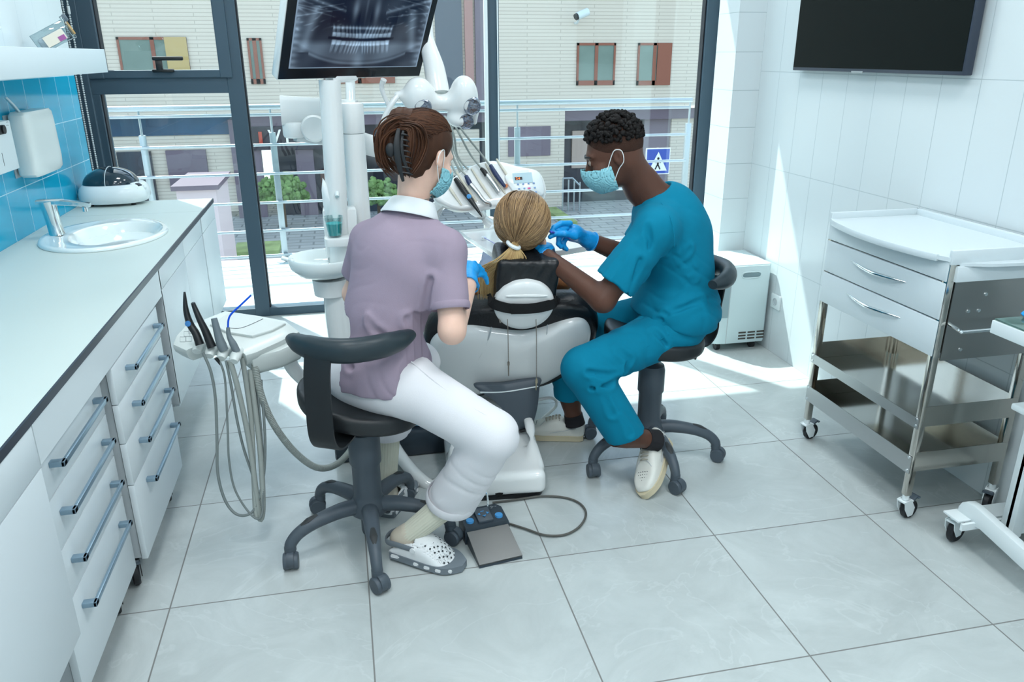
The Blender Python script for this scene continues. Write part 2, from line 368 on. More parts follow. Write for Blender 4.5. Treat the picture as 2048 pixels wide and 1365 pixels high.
struct('window_gasket', join(box(0.09, 0.098, Y0 + .02, Y1 - .02, 0.05, CEIL), box(1.537, 1.545, Y0 + .02, Y1 - .02, 0.05, CEIL), box(2.977, 2.985, Y0 + .02, Y1 - .02, 0.05, CEIL),
     box(-0.70, -0.694, Y0 + .02, Y1 - .02, 0.05, 1.385), box(-0.655, -0.649, Y0, Y1 - .02, 1.515, CEIL - .1)), M_dark, wn)
for x0, x1, z0, z1 in ((-0.70, 0.0, 0.05, 1.385), (-0.655, -0.035, 1.512, CEIL - 0.12), (0.09, 1.545, 0.05, CEIL - .06), (1.62, 2.985, 0.05, CEIL - .06)):
    struct('window_pane', box(x0, x1, YW + 0.012, YW + 0.018, z0, z1), M_glass, wn)
# handle of the opening sash
hd = thing('window_handle', 'black lever handle on the lower rail of the opening window', 'handle', (-0.335, Y0 - .018, 1.508))
part(hd, 'handle_base', join(cbox((-0.335, Y0 - .03, 1.512), (0.115, 0.035, 0.018), .006), cbox((-0.352, Y0 - .035, 1.542), (0.036, 0.03, 0.06), .008)), M_black)
part(hd, 'lever', cbox((-0.30, Y0 - .045, 1.577), (0.165, 0.026, 0.022), .007), M_black)
# bead chain of the blind in the corner, and the pull cord in front of the middle post
def beadchain(name, x, y, z0, z1, dx, label, grp):
    gs = []
    for s in (0, dx):
        for z in np.arange(z0, z1, 0.012): gs.append(sph((x + s, y, z), 0.0058, 6, 4))
    gs.append(cyl((x + dx, y, (z0 + z1) / 2 - .25), (x + dx, y, (z0 + z1) / 2 - .21), .008, n=8))
    single(name, join(*gs), M_whitem, label, 'chain', smooth=True)
beadchain('blind_chain', -0.795, 2.86, 0.895, CEIL - .1, 0.026, 'white beaded blind chain hanging in the corner beside the blue tiles', None)
struct('trim_1', box(-0.90, -0.81, 2.57, 2.88, 0, CEIL), M_dark)
t = thing('roller_blind', 'white blind side profile and cord running down the middle window post', 'blind', (1.555, 2.86, 0.8))
part(t, 'side_profile', box(1.523, 1.545, 2.87, 2.9, 0.06, CEIL - .06, .003), M_white)
part(t, 'cord', tube([(1.60, 2.865, CEIL - .1), (1.603, 2.865, 2), (1.607, 2.865, 0.85)], 0.004, 6), M_white)
t = thing('blind_rail', 'slim white blind side rail beside the right window post', 'blind rail', (2.97, 2.87, 0))
part(t, 'rail', box(3.075, 3.088, 2.84, 2.9, 0.06, CEIL - .06, .003), M_white)
part(t, 'chain_weight', cyl((3.07, 2.84, .95), (3.07, 2.84, 1.0), .008, n=8), M_white)
# glowing ceiling panels added out of view as fill for the room
M_fill = mat('fill_glow', (250, 252, 255), 0.5, emit=(240, 250, 255), estr=3.0)
for i, (x, y) in enumerate([(0.3, 1.3), (1.9, 1.3), (0.3, -0.9), (1.9, -0.9), (0.3, -3.0), (1.9, -3.0)]):
    c = thing('fill_panel', 'square glowing panel added in the ceiling as unseen fill', 'fill light', (x, y, CEIL), group='fill panels')
    part(c, 'frame', box(x - .3, x + .3, y - .3, y + .3, CEIL - .015, CEIL - 0.001), M_white); part(c, 'glow_sheet', box(x - .28, x + .28, y - .28, y + .28, CEIL - .018, CEIL - .014), M_fill)

# ================================================================== OUTSIDE
M_deck = mat('pale_deck_boards', (206, 210, 210), 0.6, var=0.04, vscale=3)
M_rail = mat('satin_rail', (178, 186, 192), 0.35, metal=0.75)
struct('trim_2', join(box(-6, 8, YW + .06, 3.86, -0.3, -0.02), box(-6, 8, 3.88, 4.62, -0.3, -0.03)), M_deck)
RY = 4.43
t = thing('balcony_railing', 'steel balcony railing with horizontal bars outside the window', 'railing', (1, RY, -.03))
part(t, 'handrail', cyl((-4, RY, 1.218), (3.62, RY, 1.218), .021, n=16), M_rail)
for z in (1.158, 0.93, 0.705, 0.475, 0.245, 0.04):
    part(t, 'rail_bar', cyl((-4, RY, z), (3.60, RY, z), .0115 if z < 1.1 else .012, n=10), M_rail)
for px in (-2.1, -0.86, 0.1, 2.08, 3.62):
    p = part(t, 'post', join(box(px - .024, px + .024, RY + .02, RY + .055, -.03, 1.02, .004), cyl((px, RY + .03, 1.0), (px, RY + .03, 1.2), .009, n=8)), M_rail)
    part(p, 'foot_plate', join(lathe([(0.075, 0), (0.07, .012), (.04, .02), (.035, .04), (0.03, 0.05)], 20, (px, RY + .035, -.03))), M_rail)
# street level far below
GZ = -3.75; FY = 26.0
def fp(u, v, y=FY): return at(u, v, 'y', y)
M_brick = bpy.data.materials.new('cream_brick'); M_brick.use_nodes = True
def brick_nodes(m, c1, c2, mort, bw, rh):
    nt = m.node_tree; b = nt.nodes['Principled BSDF']; N = nt.nodes.new; L = nt.links.new
    g = N('ShaderNodeNewGeometry'); sp = N('ShaderNodeSeparateXYZ'); cb = N('ShaderNodeCombineXYZ'); L(g.outputs['Position'], sp.inputs[0]); L(sp.outputs[0], cb.inputs[0]); L(sp.outputs[2], cb.inputs[1])
    t = N('ShaderNodeTexBrick'); t.inputs['Color1'].default_value = s2l(c1) + (1,); t.inputs['Color2'].default_value = s2l(c2) + (1,); t.inputs['Mortar'].default_value = s2l(mort) + (1,)
    t.inputs['Scale'].default_value = 1; t.inputs['Brick Width'].default_value = bw; t.inputs['Row Height'].default_value = rh; t.inputs['Mortar Size'].default_value = rh * .13; t.inputs['Mortar Smooth'].default_value = .3
    L(cb.outputs[0], t.inputs['Vector']); L(t.outputs['Color'], b.inputs['Base Color']); b.inputs['Roughness'].default_value = .85
brick_nodes(M_brick, (224, 211, 196), (220, 207, 192), (194, 182, 168), 2.4, 0.115)
M_pave = bpy.data.materials.new('grey_pavers'); M_pave.use_nodes = True
nt = M_pave.node_tree; g_ = nt.nodes.new('ShaderNodeNewGeometry'); t_ = nt.nodes.new('ShaderNodeTexBrick'); nt.links.new(g_.outputs['Position'], t_.inputs['Vector'])
for k, c in (('Color1', (158, 160, 160)), ('Color2', (176, 176, 174)), ('Mortar', (130, 132, 132))): t_.inputs[k].default_value = s2l(c) + (1,)
t_.inputs['Scale'].default_value = 1; t_.inputs['Brick Width'].default_value = .8; t_.inputs['Row Height'].default_value = .4; t_.inputs['Mortar Size'].default_value = .03
nt.links.new(t_.outputs['Color'], nt.nodes['Principled BSDF'].inputs['Base Color']); nt.nodes['Principled BSDF'].inputs['Roughness'].default_value = .9
o = single('street_pavement', box(-30, 40, 5, 60, GZ - .3, GZ), M_pave, 'grey paved street far below the balcony', 'street', smooth=False); o['kind'] = 'structure'
M_mauve = mat('mauve_cladding', (122, 108, 120), 0.7, var=.08, vscale=.5)
M_bluegl = mat('blue_dark_glazing', (44, 72, 100), 0.25, var=.5, vscale=.6)
M_dkgl = mat('dark_shop_glass', (52, 52, 62), 0.2, var=.5, vscale=.5)
M_wgl = mat('pale_window_glass', (120, 138, 130), 0.15, var=.25, vscale=.6)
M_terra = mat('terracotta_frame', (150, 92, 74), 0.6)
M_tan = mat('tan_panel', (196, 168, 112), 0.6)
M_gpan = mat('grey_ribbed_panel', (96, 102, 112), 0.6, bump=.3, bscale=3)
bl = thing('brick_building', 'cream brick building across the street with red framed windows', 'building', (5, FY, GZ))
def rect(u0, v0, u1, v1, y=FY):
    a = fp(u0, v0, y); b = fp(u1, v1, y); return min(a[0], b[0]), max(a[0], b[0]), min(a[2], b[2]), max(a[2], b[2])
part(bl, 'wall', box(-22, 34, FY, FY + 8, -0.2, 9.0), M_brick, smooth=False)
x0, x1, z0, z1 = rect(985, 224, 1127, 384)
part(bl, 'wall', box(x0, x1 , FY, FY + 6, GZ, -0.2), M_brick, smooth=False)
def window(u0, v0, u1, v1, kind, yy=FY):
    x0, x1, z0, z1 = rect(u0, v0, u1, v1)
    f = part(bl, 'window', join(box(x0, x1, yy - .06, yy + .05, z1 - .08, z1), box(x0, x1, yy - .06, yy + .05, z0, z0 + .16), box(x0, x0 + .07, yy - .06, yy + .05, z0, z1), box(x1 - .07, x1, yy - .06, yy + .05, z0, z1),
                                   box((x0 + x1) / 2 - .06, (x0 + x1) / 2 + .06, yy - .06, yy + .05, z0, z1)), M_terra, smooth=False)
    part(f, 'pane', box(x0, x1, yy - .03, yy - .01, z0, z1), M_wgl, smooth=False)
    if kind == 'shut': part(f, 'shutter', box(x0 + (x1 - x0) * .58, x1, yy - .08, yy - .04, z0, z1), M_terra, smooth=False)
    if kind == 'tan': part(f, 'panel', box(x0 + (x1 - x0) * .68, x1, yy - .08, yy - .04, z0 - .1, z1), M_tan, smooth=False)
window(232, 74, 383, 152, 'tan'); window(493, 76, 532, 168, 'w'); window(640, 70, 790, 166, 'shut'); window(1154, 86, 1228, 170, 'w'); window(1276, 86, 1338, 170, 'shut'); window(60, 74, 200, 152, 'w')
x0, x1, z0, z1 = rect(868, 0, 927, 224); part(bl, 'ribbed_panel', box(x0, x1, FY - .1, FY, z0, 8.9), M_gpan, smooth=False)
x0, x1, z0, z1 = rect(927, 0, 948, 224); part(bl, 'terracotta_panel', box(x0, x1, FY - .14, FY, z0, 8.9), mat('terracotta_panel', (176, 134, 128), .7), smooth=False)
x0, x1, z0, z1 = rect(948, 0, 968, 224); part(bl, 'mauve_panel', box(x0, x1, FY - .14, FY, z0, 8.9), M_mauve, smooth=False)
# shopfronts under the overhang
def shop(name, u0, v0, u1, v1, m, y=FY + .6, t=.3, par=bl): 
    x0, x1, z0, z1 = rect(u0, v0, u1, v1, y); return part(par, name, box(x0, x1, y, y + t, max(z0, GZ), z1), m, smooth=False)
shop('shop_band', 150, 222, 478, 268, M_bluegl, FY + .5); shop('lower_wall', 150, 262, 530, 420, M_brick, FY + .55)
shop('shop_window', 232, 305, 322, 440, M_dkgl, FY + .4); shop('shop_window', 330, 302, 420, 372, M_mauve, FY + .4); shop('shop_window', 455, 240, 540, 470, M_mauve, FY + .35)
shop('shop_glass', 536, 222, 986, 460, M_dkgl, FY + .6); shop('wall_column', 590, 300, 640, 460, M_mauve, FY + .4); shop('wall_column', 700, 262, 742, 460, M_mauve, FY + .4); shop('fascia', 480, 222, 990, 244, M_mauve, FY + .3)
shop('shop_brick', 800, 262, 960, 350, M_brick, FY + .35); shop('shop_door', 640, 340, 700, 460, mat('red_brown_shade', (96, 66, 58), .7), FY + .5)
x0, x1, z0, z1 = rect(1016, 254, 1100, 311); part(bl, 'louvre_window', box(x0, x1, FY - .05, FY, z0, z1), M_mauve, smooth=False)
shop('shop_glass', 1127, 222, 1420, 420, M_dkgl, FY + .8); shop('shop_wall', 1145, 262, 1195, 335, mat('beige_interior', (190, 170, 160), .8), FY + .7); shop('shop_wall', 1290, 222, 1345, 420, mat('mauve_light', (146, 134, 142), .8), FY + .6); shop('shop_wall', 1345, 222, 1380, 420, M_brick, FY + .5)
shop('fascia', 1127, 222, 1420, 236, M_mauve, FY + .3)
# shop sign letters and red logo
sg = part(bl, 'sign_board', box(*rect(500, 254, 700, 300, FY + .2)[:2], FY + .2, FY + .3, *rect(500, 254, 700, 296, FY + .2)[2:]), mat('sign_board', (56, 50, 60), .6), smooth=False)
def text_geo(s, size, depth):
    c = bpy.data.curves.new('t', 'FONT'); c.body = s; c.size = size; c.extrude = depth; c.space_character = 1.25
    o = bpy.data.objects.new('t', c); COL.objects.link(o); dg = bpy.context.evaluated_depsgraph_get(); me = bpy.data.meshes.new_from_object(o.evaluated_get(dg))
    g = (np.array([v.co[:] for v in me.vertices]), [tuple(p.vertices) for p in me.polygons]); bpy.data.objects.remove(o); return g
M_sign = mat('white_sign_letters', (235, 235, 235), .5, emit=(235, 240, 240), estr=.3)
a = fp(538, 290, FY + .1); g = xf(text_geo('VERK', .72, .03), (a[0], FY + .12, a[2]), (PI / 2, 0, 0)); part(sg, 'sign_letters', g, M_sign, smooth=False)
x0, x1, z0, z1 = rect(516, 264, 526, 290, FY + .1); part(sg, 'logo', box(x0, x1, FY + .1, FY + .16, z0, z1), mat('red_logo', (190, 70, 50), .5), smooth=False)
# things in the street
cam_p = fp(1150, 28); t = thing('security_camera', 'small white bullet camera on the cream brick facade', 'camera', (cam_p[0], FY - .3, cam_p[2]))
part(t, 'body', cyl((cam_p[0] + .3, FY - .5, cam_p[2] + .05), (cam_p[0] - .1, FY - .6, cam_p[2] - .1), .13, n=14), M_white); part(t, 'lens', cyl((cam_p[0] - .1, FY - .6, cam_p[2] - .1), (cam_p[0] - .16, FY - .62, cam_p[2] - .13), .11, n=14), M_black); part(t, 'bracket', tube([(cam_p[0], FY - .02, cam_p[2] - .3), (cam_p[0], FY - .3, cam_p[2] - .28), (cam_p[0] + .05, FY - .5, cam_p[2])], .04, 8), M_white)
SY = 19.0; a = at(1315, 322, 'y', SY); t = thing('crosswalk_sign', 'square blue sign with white triangle and walking figure', 'road sign', (a[0], SY, GZ))
b0 = at(1292, 300, 'y', SY); b1 = at(1338, 345, 'y', SY); cx, cz = (b0[0] + b1[0]) / 2, (b0[2] + b1[2]) / 2; hs = (b1[0] - b0[0]) / 2
part(t, 'pole', cyl((cx, SY + .05, GZ), (cx, SY + .05, cz + hs), .035, n=10), M_rail)
bd = part(t, 'sign_panel', cbox((cx, SY, cz), (2 * hs, .03, 2 * hs), .01), mat('sign_white', (228, 232, 236), .5)); part(bd, 'blue_field', cbox((cx, SY - .02, cz), (1.84 * hs, .01, 1.84 * hs)), mat('sign_blue', (60, 84, 170), .5), smooth=False)
part(bd, 'triangle', xf(prism([(-.75 * hs, -.72 * hs), (.75 * hs, -.72 * hs), (0, .72 * hs)], 0, .01), (cx, SY - .028, cz), (PI / 2, 0, 0)), mat('sign_white', (0, 0, 0)), smooth=False)
fg = [cyl((0, 0, 0), (0, 0, 0.01), .075 * hs * 1.3, n=12)]
def stick(p, q, w): p, q = np.array(p) * hs, np.array(q) * hs; d = q - p; l = np.linalg.norm(d); n_ = V3(-d[1], d[0]) / l * w * hs / 2; return prism([p - n_, q - n_, q + n_, p + n_], 0, .01)
fg = [xf(cyl((0, 0, 0), (0, 0, .01), .09 * hs, n=12), (0, .22 * hs, 0)), stick((0, .12), (-.02, -.2), .14), stick((-.02, -.2), (.18, -.6), .09), stick((-.02, -.2), (-.22, -.6), .09), stick((0, .08), (.2, -.12), .07), stick((0, .08), (-.2, -.1), .07)]
part(bd, 'figure', xf(join(*fg), (cx, SY - .04, cz), (PI / 2, 0, 0)), M_black, smooth=False)
def nz3(v): return v / np.linalg.norm(v)
def shrub(u, v, y, w, h, label, seed):
    rs = np.random.RandomState(seed); c = at(u, v, 'y', y); gs = []
    for i in range(420):
        p = nz3(rs.randn(3)) * (.55 + .5 * rs.rand()) * .62; p[2] = abs(p[2]) * 1.1; s = .05 + .05 * rs.rand(); q = c + p * np.array([w, .5, h]); gs.append(xf(sph((0, 0, 0), (s * w, s, s * h), 7, 5), q, (rs.rand() * 3, rs.rand() * 3, 0)))
    tt = thing('round_shrub', label, 'shrub', (c[0], y, GZ)); part(tt, 'foliage', join(*gs), M_green, smooth=False); part(tt, 'stem', cyl((c[0], y, GZ), (c[0], y, c[2] + .1), .06, n=8), mat('bark', (90, 70, 50), .9))
M_green = mat('green_leaves', (112, 140, 84), .9, var=.5, vscale=4)
shrub(566, 402, 24.5, 1.3, 1.3, 'green shrub by the dark shopfront, left of the two white poles', 1); shrub(757, 405, 24.5, 1.1, 1.2, 'green shrub by the shopfront, right of the white poles', 2)
single('grass_patch', box(*[at(470, 505, 'z', GZ)[0], at(560, 505, 'z', GZ)[0]], at(500, 512, 'z', GZ)[1], at(500, 492, 'z', GZ)[1], GZ, GZ + .12), mat('grass', (150, 166, 112), .9, var=.3, vscale=2), 'strip of bright green grass on the pavement beyond the left pane', 'grass', kind='stuff', smooth=False)
single('grass_patch', box(at(1100, 430, 'z', GZ)[0], at(1140, 440, 'z', GZ)[0], at(1120, 452, 'z', GZ)[1], at(1120, 420, 'z', GZ)[1], GZ, GZ + .12), MATS['grass'], 'small green verge on the pavement right of the patient', 'grass', kind='stuff', smooth=False)
t = thing('pale_volume', 'plain pale pink box kiosk standing on the street behind the left window', 'volume', (at(400, 420, 'y', 16)[0], 16, GZ)); x0, x1, z0, z1 = rect(350, 372, 455, 560, 16)  # plain pale box with a flat mauve top
part(t, 'body', box(x0, x1, 16, 18, GZ, z1 - .1), mat('volume_pink', (214, 196, 200), .8), smooth=False); part(t, 'roof', box(x0 - .08, x1 + .08, 15.9, 18.1, z1 - .1, z1), M_mauve, smooth=False)
# stair railing by the corner shop
t = thing('step_railing', 'white metal step railing at the corner shop across the street', 'railing', (at(1140, 380, 'y', 25)[0], 25, GZ)); a = at(1126, 357, 'y', 25); b = at(1160, 366, 'y', 25)
part(t, 'top_bar', join(cyl((a[0], 25, a[2]), (a[0] + .35, 25, a[2]), .035, n=8), cyl((a[0] + .35, 25, a[2]), (b[0], 25, b[2] - .1), .035, n=8)), M_rail)
for i in range(4): q = a[0] + (b[0] - a[0]) * i / 3.; part(t, 'upright', cyl((q, 25, GZ), (q, 25, a[2] - .05 * i), .03, n=8), M_rail)

# ================================================================== LIGHT AND CAMERA
w = bpy.data.worlds.new('sky'); bpy.context.scene.world = w; w.use_nodes = True; nt = w.node_tree
bg = nt.nodes['Background']; sk = nt.nodes.new('ShaderNodeTexSky'); sk.sky_type = 'NISHITA'; sk.sun_disc = False; sk.sun_elevation = math.radians(56); sk.sun_rotation = math.radians(-29 ); sk.air_density = 1; sk.dust_density = 1.5
wm = nt.nodes.new('ShaderNodeMix'); wm.data_type = 'RGBA'; wm.inputs[0].default_value = .55; nt.links.new(sk.outputs[0], wm.inputs[6]); wm.inputs[7].default_value = (2.0, 2.0, 1.95, 1); nt.links.new(wm.outputs[2], bg.inputs[0]); bg.inputs[1].default_value = 0.72
sd = Vector((0.60, -1, -1.74)).normalized()
sl = bpy.data.lights.new('sun', 'SUN'); sl.energy = 9.0; sl.angle = math.radians(0.6); sl.color = (1, .97, .92); so = bpy.data.objects.new('sun', sl); COL.objects.link(so); so.rotation_euler = sd.to_track_quat('-Z', 'Y').to_euler(); so.location = (-3, 8, 10)
for i, (x, y) in enumerate([(0.3, 1.3), (1.9, 1.3), (0.3, -0.9), (1.9, -0.9), (0.3, -3.0), (1.9, -3.0)]):
    l = bpy.data.lights.new('fill_light', 'AREA'); l.energy = 12 if y > 0 else 23; l.size = .55; l.color = (.97, .99, 1.0); lo = bpy.data.objects.new('fill_light', l); COL.objects.link(lo); lo.location = (x, y, CEIL - .03)  # added area fill under each ceiling panel, stronger in the rear rows
cd = bpy.data.cameras.new('camera'); cd.sensor_width = 36; cd.lens = FPX / 2048 * 36; co = bpy.data.objects.new('camera', cd); COL.objects.link(co); co.location = CAMP.tolist()
co.matrix_world = Matrix.Translation(Vector(CAMP.tolist())) @ Matrix(CAMR.tolist()).to_4x4(); cd.clip_start = .05; cd.clip_end = 300
cd.dof.use_dof = False
S = bpy.context.scene; S.camera = co; S.view_settings.view_transform = 'Standard'; S.view_settings.look = 'None'; S.view_settings.gamma = 1; S.view_settings.use_curve_mapping = False; S.view_settings.exposure = 0.10
# ================================================================== LEFT SIDE: WORKTOP, CABINETS, SINK
M_top = mat('pale_worktop', (196, 208, 204), 0.42, spec=0.4)
M_cab = mat('white_cabinet', (206, 215, 219), 0.38, spec=0.4)
M_cabs = mat('grey_cabinet_side', (176, 184, 188), 0.5)
M_edge = mat('dark_worktop_edge', (42, 48, 60), 0.4)
M_alu = mat('satin_handle', (140, 164, 180), 0.35, metal=0.7)
M_cer = mat('sink_ceramic', (228, 238, 238), 0.07, coat=0.6)
M_tyre = mat('black_rubber', (26, 28, 32), 0.55)
CX = -0.072; CT = 0.87
SKC, SKA, SKB = (-0.39, 1.43), 0.245, 0.315
def slab_hole(x0, x1, y0, y1, z0, z1, cx, cy, a, b, n=72):
    an = np.linspace(0, 2 * PI, n, endpoint=False) + 1e-3; el = np.c_[cx + a * np.cos(an), cy + b * np.sin(an)]; out = []
    for t in an:
        c, s = math.cos(t), math.sin(t); k = min((x1 - cx) / c if c > 0 else (x0 - cx) / c if c < 0 else 9, (y1 - cy) / s if s > 0 else (y0 - cy) / s if s < 0 else 9); out.append((cx + k * c, cy + k * s))
    for px, py in ((x0, y0), (x1, y0), (x1, y1), (x0, y1)):
        i = int(np.argmin([(q[0] - px) ** 2 + (q[1] - py) ** 2 for q in out])); out[i] = (px, py)
    out = np.array(out); R = [np.c_[el, np.full(n, z1)], np.c_[out, np.full(n, z1)], np.c_[out, np.full(n, z0)], np.c_[el, np.full(n, z0)]]
    return rings(R, closed=True)
wt = thing('worktop', 'long pale worktop with a dark front edge along the blue tiled wall', 'worktop', (-0.39, 0.5, 0.848))
part(wt, 'surface', join(slab_hole(XL + .001, CX - .006, 0.9, 1.93, .85, CT, SKC[0], SKC[1], SKA - .02, SKB - .02), box(XL + .001, CX - .006, -1.6, .9, .85, CT), box(XL + .001, CX - .006, 1.932, 2.31, .85, CT)), M_top, smooth=False)
part(wt, 'edge_band', box(CX - .006, CX, -1.6, 2.31, .85, CT + .0005), M_edge, smooth=False)
def erings(spec, n=56):
    a = np.linspace(0, 2 * PI, n, endpoint=False); return [np.c_[cx + rx * np.cos(a), cy + ry * np.sin(a), np.full(n, z)] for cx, cy, rx, ry, z in spec]
cx, cy = SKC
sk_ = thing('washbasin', 'oval white ceramic washbasin set into the worktop', 'sink', (cx, cy, CT - .1))
part(sk_, 'basin', rings(erings([(cx, cy, SKA - .03, SKB - .03, CT - .03), (cx, cy, SKA - .02, SKB - .02, CT + .001), (cx, cy, SKA, SKB, CT + .001), (cx, cy, SKA + .001, SKB + .001, CT + .008), (cx, cy, SKA - .008, SKB - .008, CT + .016), (cx + .002, cy, SKA - .022, SKB - .022, CT + .015),
    (cx + .03, cy, .198, .262, CT + .011), (cx + .045, cy, .181, .243, CT + .013), (cx + .046, cy, .172, .234, CT + .004), (cx + .045, cy, .160, .220, CT - .03), (cx + .04, cy, .135, .19, CT - .075), (cx + .03, cy, .085, .125, CT - .105), (cx + .02, cy, .03, .03, CT - .112), (cx + .02, cy, .001, .001, CT - .112)])), M_cer, angle=60)
part(sk_, 'overflow', cbox((cx - .105, cy - .06, CT - .035), (.012, .03, .02), .004, (0, .5, .3)), M_chrome); part(sk_, 'drain', lathe([(.022, 0), (.02, .004), (.0, .005)], 18, (cx + .02, cy, CT - .112)), M_chrome)
fx, fy = -0.578, 1.44; ft = thing('washbasin_tap', 'chrome single spout mixer tap on the washbasin rim', 'tap', (fx, fy, CT + .013))
part(ft, 'tap_body', orient(rings([superell(0, 0, a, b, 3, 28) @ np.eye(2, 3) + np.array([0, 0, z]) for a, b, z in ((.033, .029, 0), (.0315, .028, .004), (.029, .026, .05), (.030, .027, .1), (.034, .029, .13), (.036, .030, .142))]), (fx, fy, CT + .013), (fx - .014, fy, CT + .15)), M_chrome)
part(ft, 'spout', bar([(fx - .05, fy, CT + .153), (fx + .04, fy - .005, CT + .150), (fx + .10, fy - .01, CT + .142), (fx + .150, fy - .012, CT + .134)], [.056, .048, .038, .032], [.02, .024, .02, .017], bev=.4), M_chrome)
part(ft, 'aerator', cyl((fx + .128, fy - .011, CT + .108), (fx + .128, fy - .011, CT + .126), .011, n=14), M_chrome)
# sterilizer with smoked lid
ux, uy = -0.548, 2.285; uz = thing('ultrasonic_cleaner', 'white oval benchtop cleaner with smoked lid by the window', 'cleaner', (ux, uy, CT))
part(uz, 'body', rings([superell(ux, uy, a, b, 2.6, 44) @ np.eye(2, 3) + np.array([0, 0, z + CT]) for a, b, z in ((.12, .10, .012), (.155, .135, .014), (.168, .148, .035), (.168, .148, .06), (.16, .142, .085), (.145, .13, .10), (.135, .12, .104))]), M_white)
part(uz, 'foot', join(*[cyl((ux + a, uy + b, CT), (ux + a, uy + b, CT + .016), .012, n=10) for a in (-.1, .1) for b in (-.08, .08)]), M_black)
M_smoke = mat('smoked_lid', (40, 62, 76), 0.05, trans=.55, spec=.6, coat=.5)
part(uz, 'lid', rings([superell(ux - .01, uy, .132 * math.cos(t), .118 * math.cos(t), 2.4, 40) @ np.eye(2, 3) + np.array([0, 0, CT + .10 + .085 * math.sin(t)]) for t in np.linspace(0, 1.5, 10)]), M_smoke)
part(uz, 'lid_seam', tube([(ux - .01, uy + .118 * math.cos(t), CT + .102 + .085 * math.sin(t)) for t in np.linspace(0, PI, 13)], .0016, 6, k=2), M_white)
d = part(uz, 'control_panel', cbox((ux + .128, uy - .06, CT + .094), (.05, .06, .012), .005, (0, .55, -.4)), M_white); part(d, 'display', cbox((ux + .135, uy - .062, CT + .099), (.022, .03, .006), .001, (0, .55, -.4)), M_black); part(d, 'knob', sph((ux + .158, uy - .045, CT + .082), .011, 12, 8), M_white)
# cabinets
def pull(par, x, y0, y1, z, t=.014, out=.035):
    part(par, 'handle', join(box(x, x + out, y0, y0 + .02, z - t / 2, z + t / 2, .002), box(x, x + out, y1 - .02, y1, z - t / 2, z + t / 2, .002), box(x + out - .009, x + out, y0, y1, z - t / 2, z + t / 2, .002)), M_alu)
fa = thing('worktop_fascia', 'white fascia board under the worktop above the drawer pedestals', 'fascia', (-0.3, .2, .745)); part(fa, 'board', box(CX - .020, CX - .001, -.450, .850, .752, .849), M_cab, smooth=False); part(fa, 'rear_rail', box(XL + .02, XL + .06, -.44, .84, .75, .849), M_cab, smooth=False)
def caster(par, x, y, h=.095, r=.036, ang=0.0, brake=True, hs=None, fork=None):
    c, s = math.cos(ang), math.sin(ang); wx, wy = x - .016 * c, y - .016 * s
    f = part(par, 'caster', join(cyl((x, y, h - .02), (x, y, h), .012, n=12), cbox((x - .004 * c, y - .004 * s, h - .026), (.046, .034, .008), .003, (0, 0, ang)),
             *[frame(prism([(.022, .022), (-.012, .0245), (-.036, -.012), (-.03, -.042), (-.008, -.044), (.014, -.01)], -.0015, .0015), (x + sgn * .0165 * -s, y + sgn * .0165 * c, h - .042), (c, s, 0), (0, 0, 1), (s, -c, 0)) for sgn in (-1, 1)]), fork or M_white)
    part(f, 'wheel', orient(join(lathe([(.0, -.011), (r * .55, -.012), (r * .62, -.009), (r * .9, -.011), (r, -.007), (r, .007), (r * .9, .011), (r * .62, .009), (r * .55, .012), (0, .012)], 26), ), (wx - .012 * c, wy - .012 * s, r), (wx - .012 * c - s, wy - .012 * s + c, r)), M_tyre)
    if brake: part(f, 'brake', join(cbox((x - .035 * c, y - .035 * s, h - .022), (.034, .03, .01), .003, (0, .5, ang)), cbox((x - .052 * c, y - .052 * s, h - .018), (.012, .038, .007), .002, (0, 0, ang))), mat('grey_brake', (70, 82, 92), .5))
    return f
def pedestal(y0, y1, zs, hys, label, xf_, z0=.105):
    p = thing('drawer_pedestal', label, 'drawer unit', ((xf_ - .3), (y0 + y1) / 2, 0), group='white drawer pedestals')
    part(p, 'carcass', box(xf_ - .52, xf_ - .02, y0 + .004, y1 - .004, z0, .745), M_cabs, smooth=False)
    for i in range(4):
        d = part(p, 'drawer', box(xf_ - .018, xf_, y0, y1, zs[i + 1] + .0015, zs[i] - .0015, .0012), M_cab)
        pull(d, xf_, hys[0], hys[1], zs[i] - .055 if i else zs[i] - .05)
    for cx_, cy_ in ((xf_ - .06, y1 - .05), (xf_ - .45, y1 - .05), (xf_ - .06, y0 + .05), (xf_ - .45, y0 + .05)): caster(p, cx_, cy_, z0, .04, ang=PI / 2 + .3, fork=M_tyre)
    return p
pedestal(-.445, .095, (.748, .625, .49, .355, .10), (-.350, .03), 'nearer white drawer pedestal with four long grey pulls under the worktop', CX - .028)
pedestal(.130, .738, (.748, .632, .505, .365, .10), (.255, .672), 'farther white drawer pedestal next to the far wall cabinets', CX - .001)
def hung(name, y0, y1, z0, label, splits, zseam, zt=.849):
    p = thing(name, label, 'cabinet', (-.39, (y0 + y1) / 2, z0)); part(p, 'carcass', box(XL + .001, CX - .02, y0 + .001, y1, z0, zt), M_cabs, smooth=False)
    for a, b in splits:
        part(p, 'fascia_panel', box(CX - .019, CX - .001, a + .002, b - .002, zseam + .0015, .848, .001), M_cab); part(p, 'door', box(CX - .019, CX - .001, a + .002, b - .002, z0, zseam - .0015, .001), M_cab)
    return p
hung('wall_cabinet', -1.6, -.452, .30, 'white hung cabinet at the near end of the worktop', ((-1.6, -1.03), (-1.03, -.452)), .748)
c_ = hung('sink_cabinet', .852, 2.30, .30, 'white hung cabinet under the washbasin at the far end', ((.852, 1.36), (1.36, 1.84), (1.86, 2.30)), .772, .745)
part(c_, 'end_panel', box(XL + .001, CX - .001, .8505, .866, .31, .849), M_cabs, smooth=False)
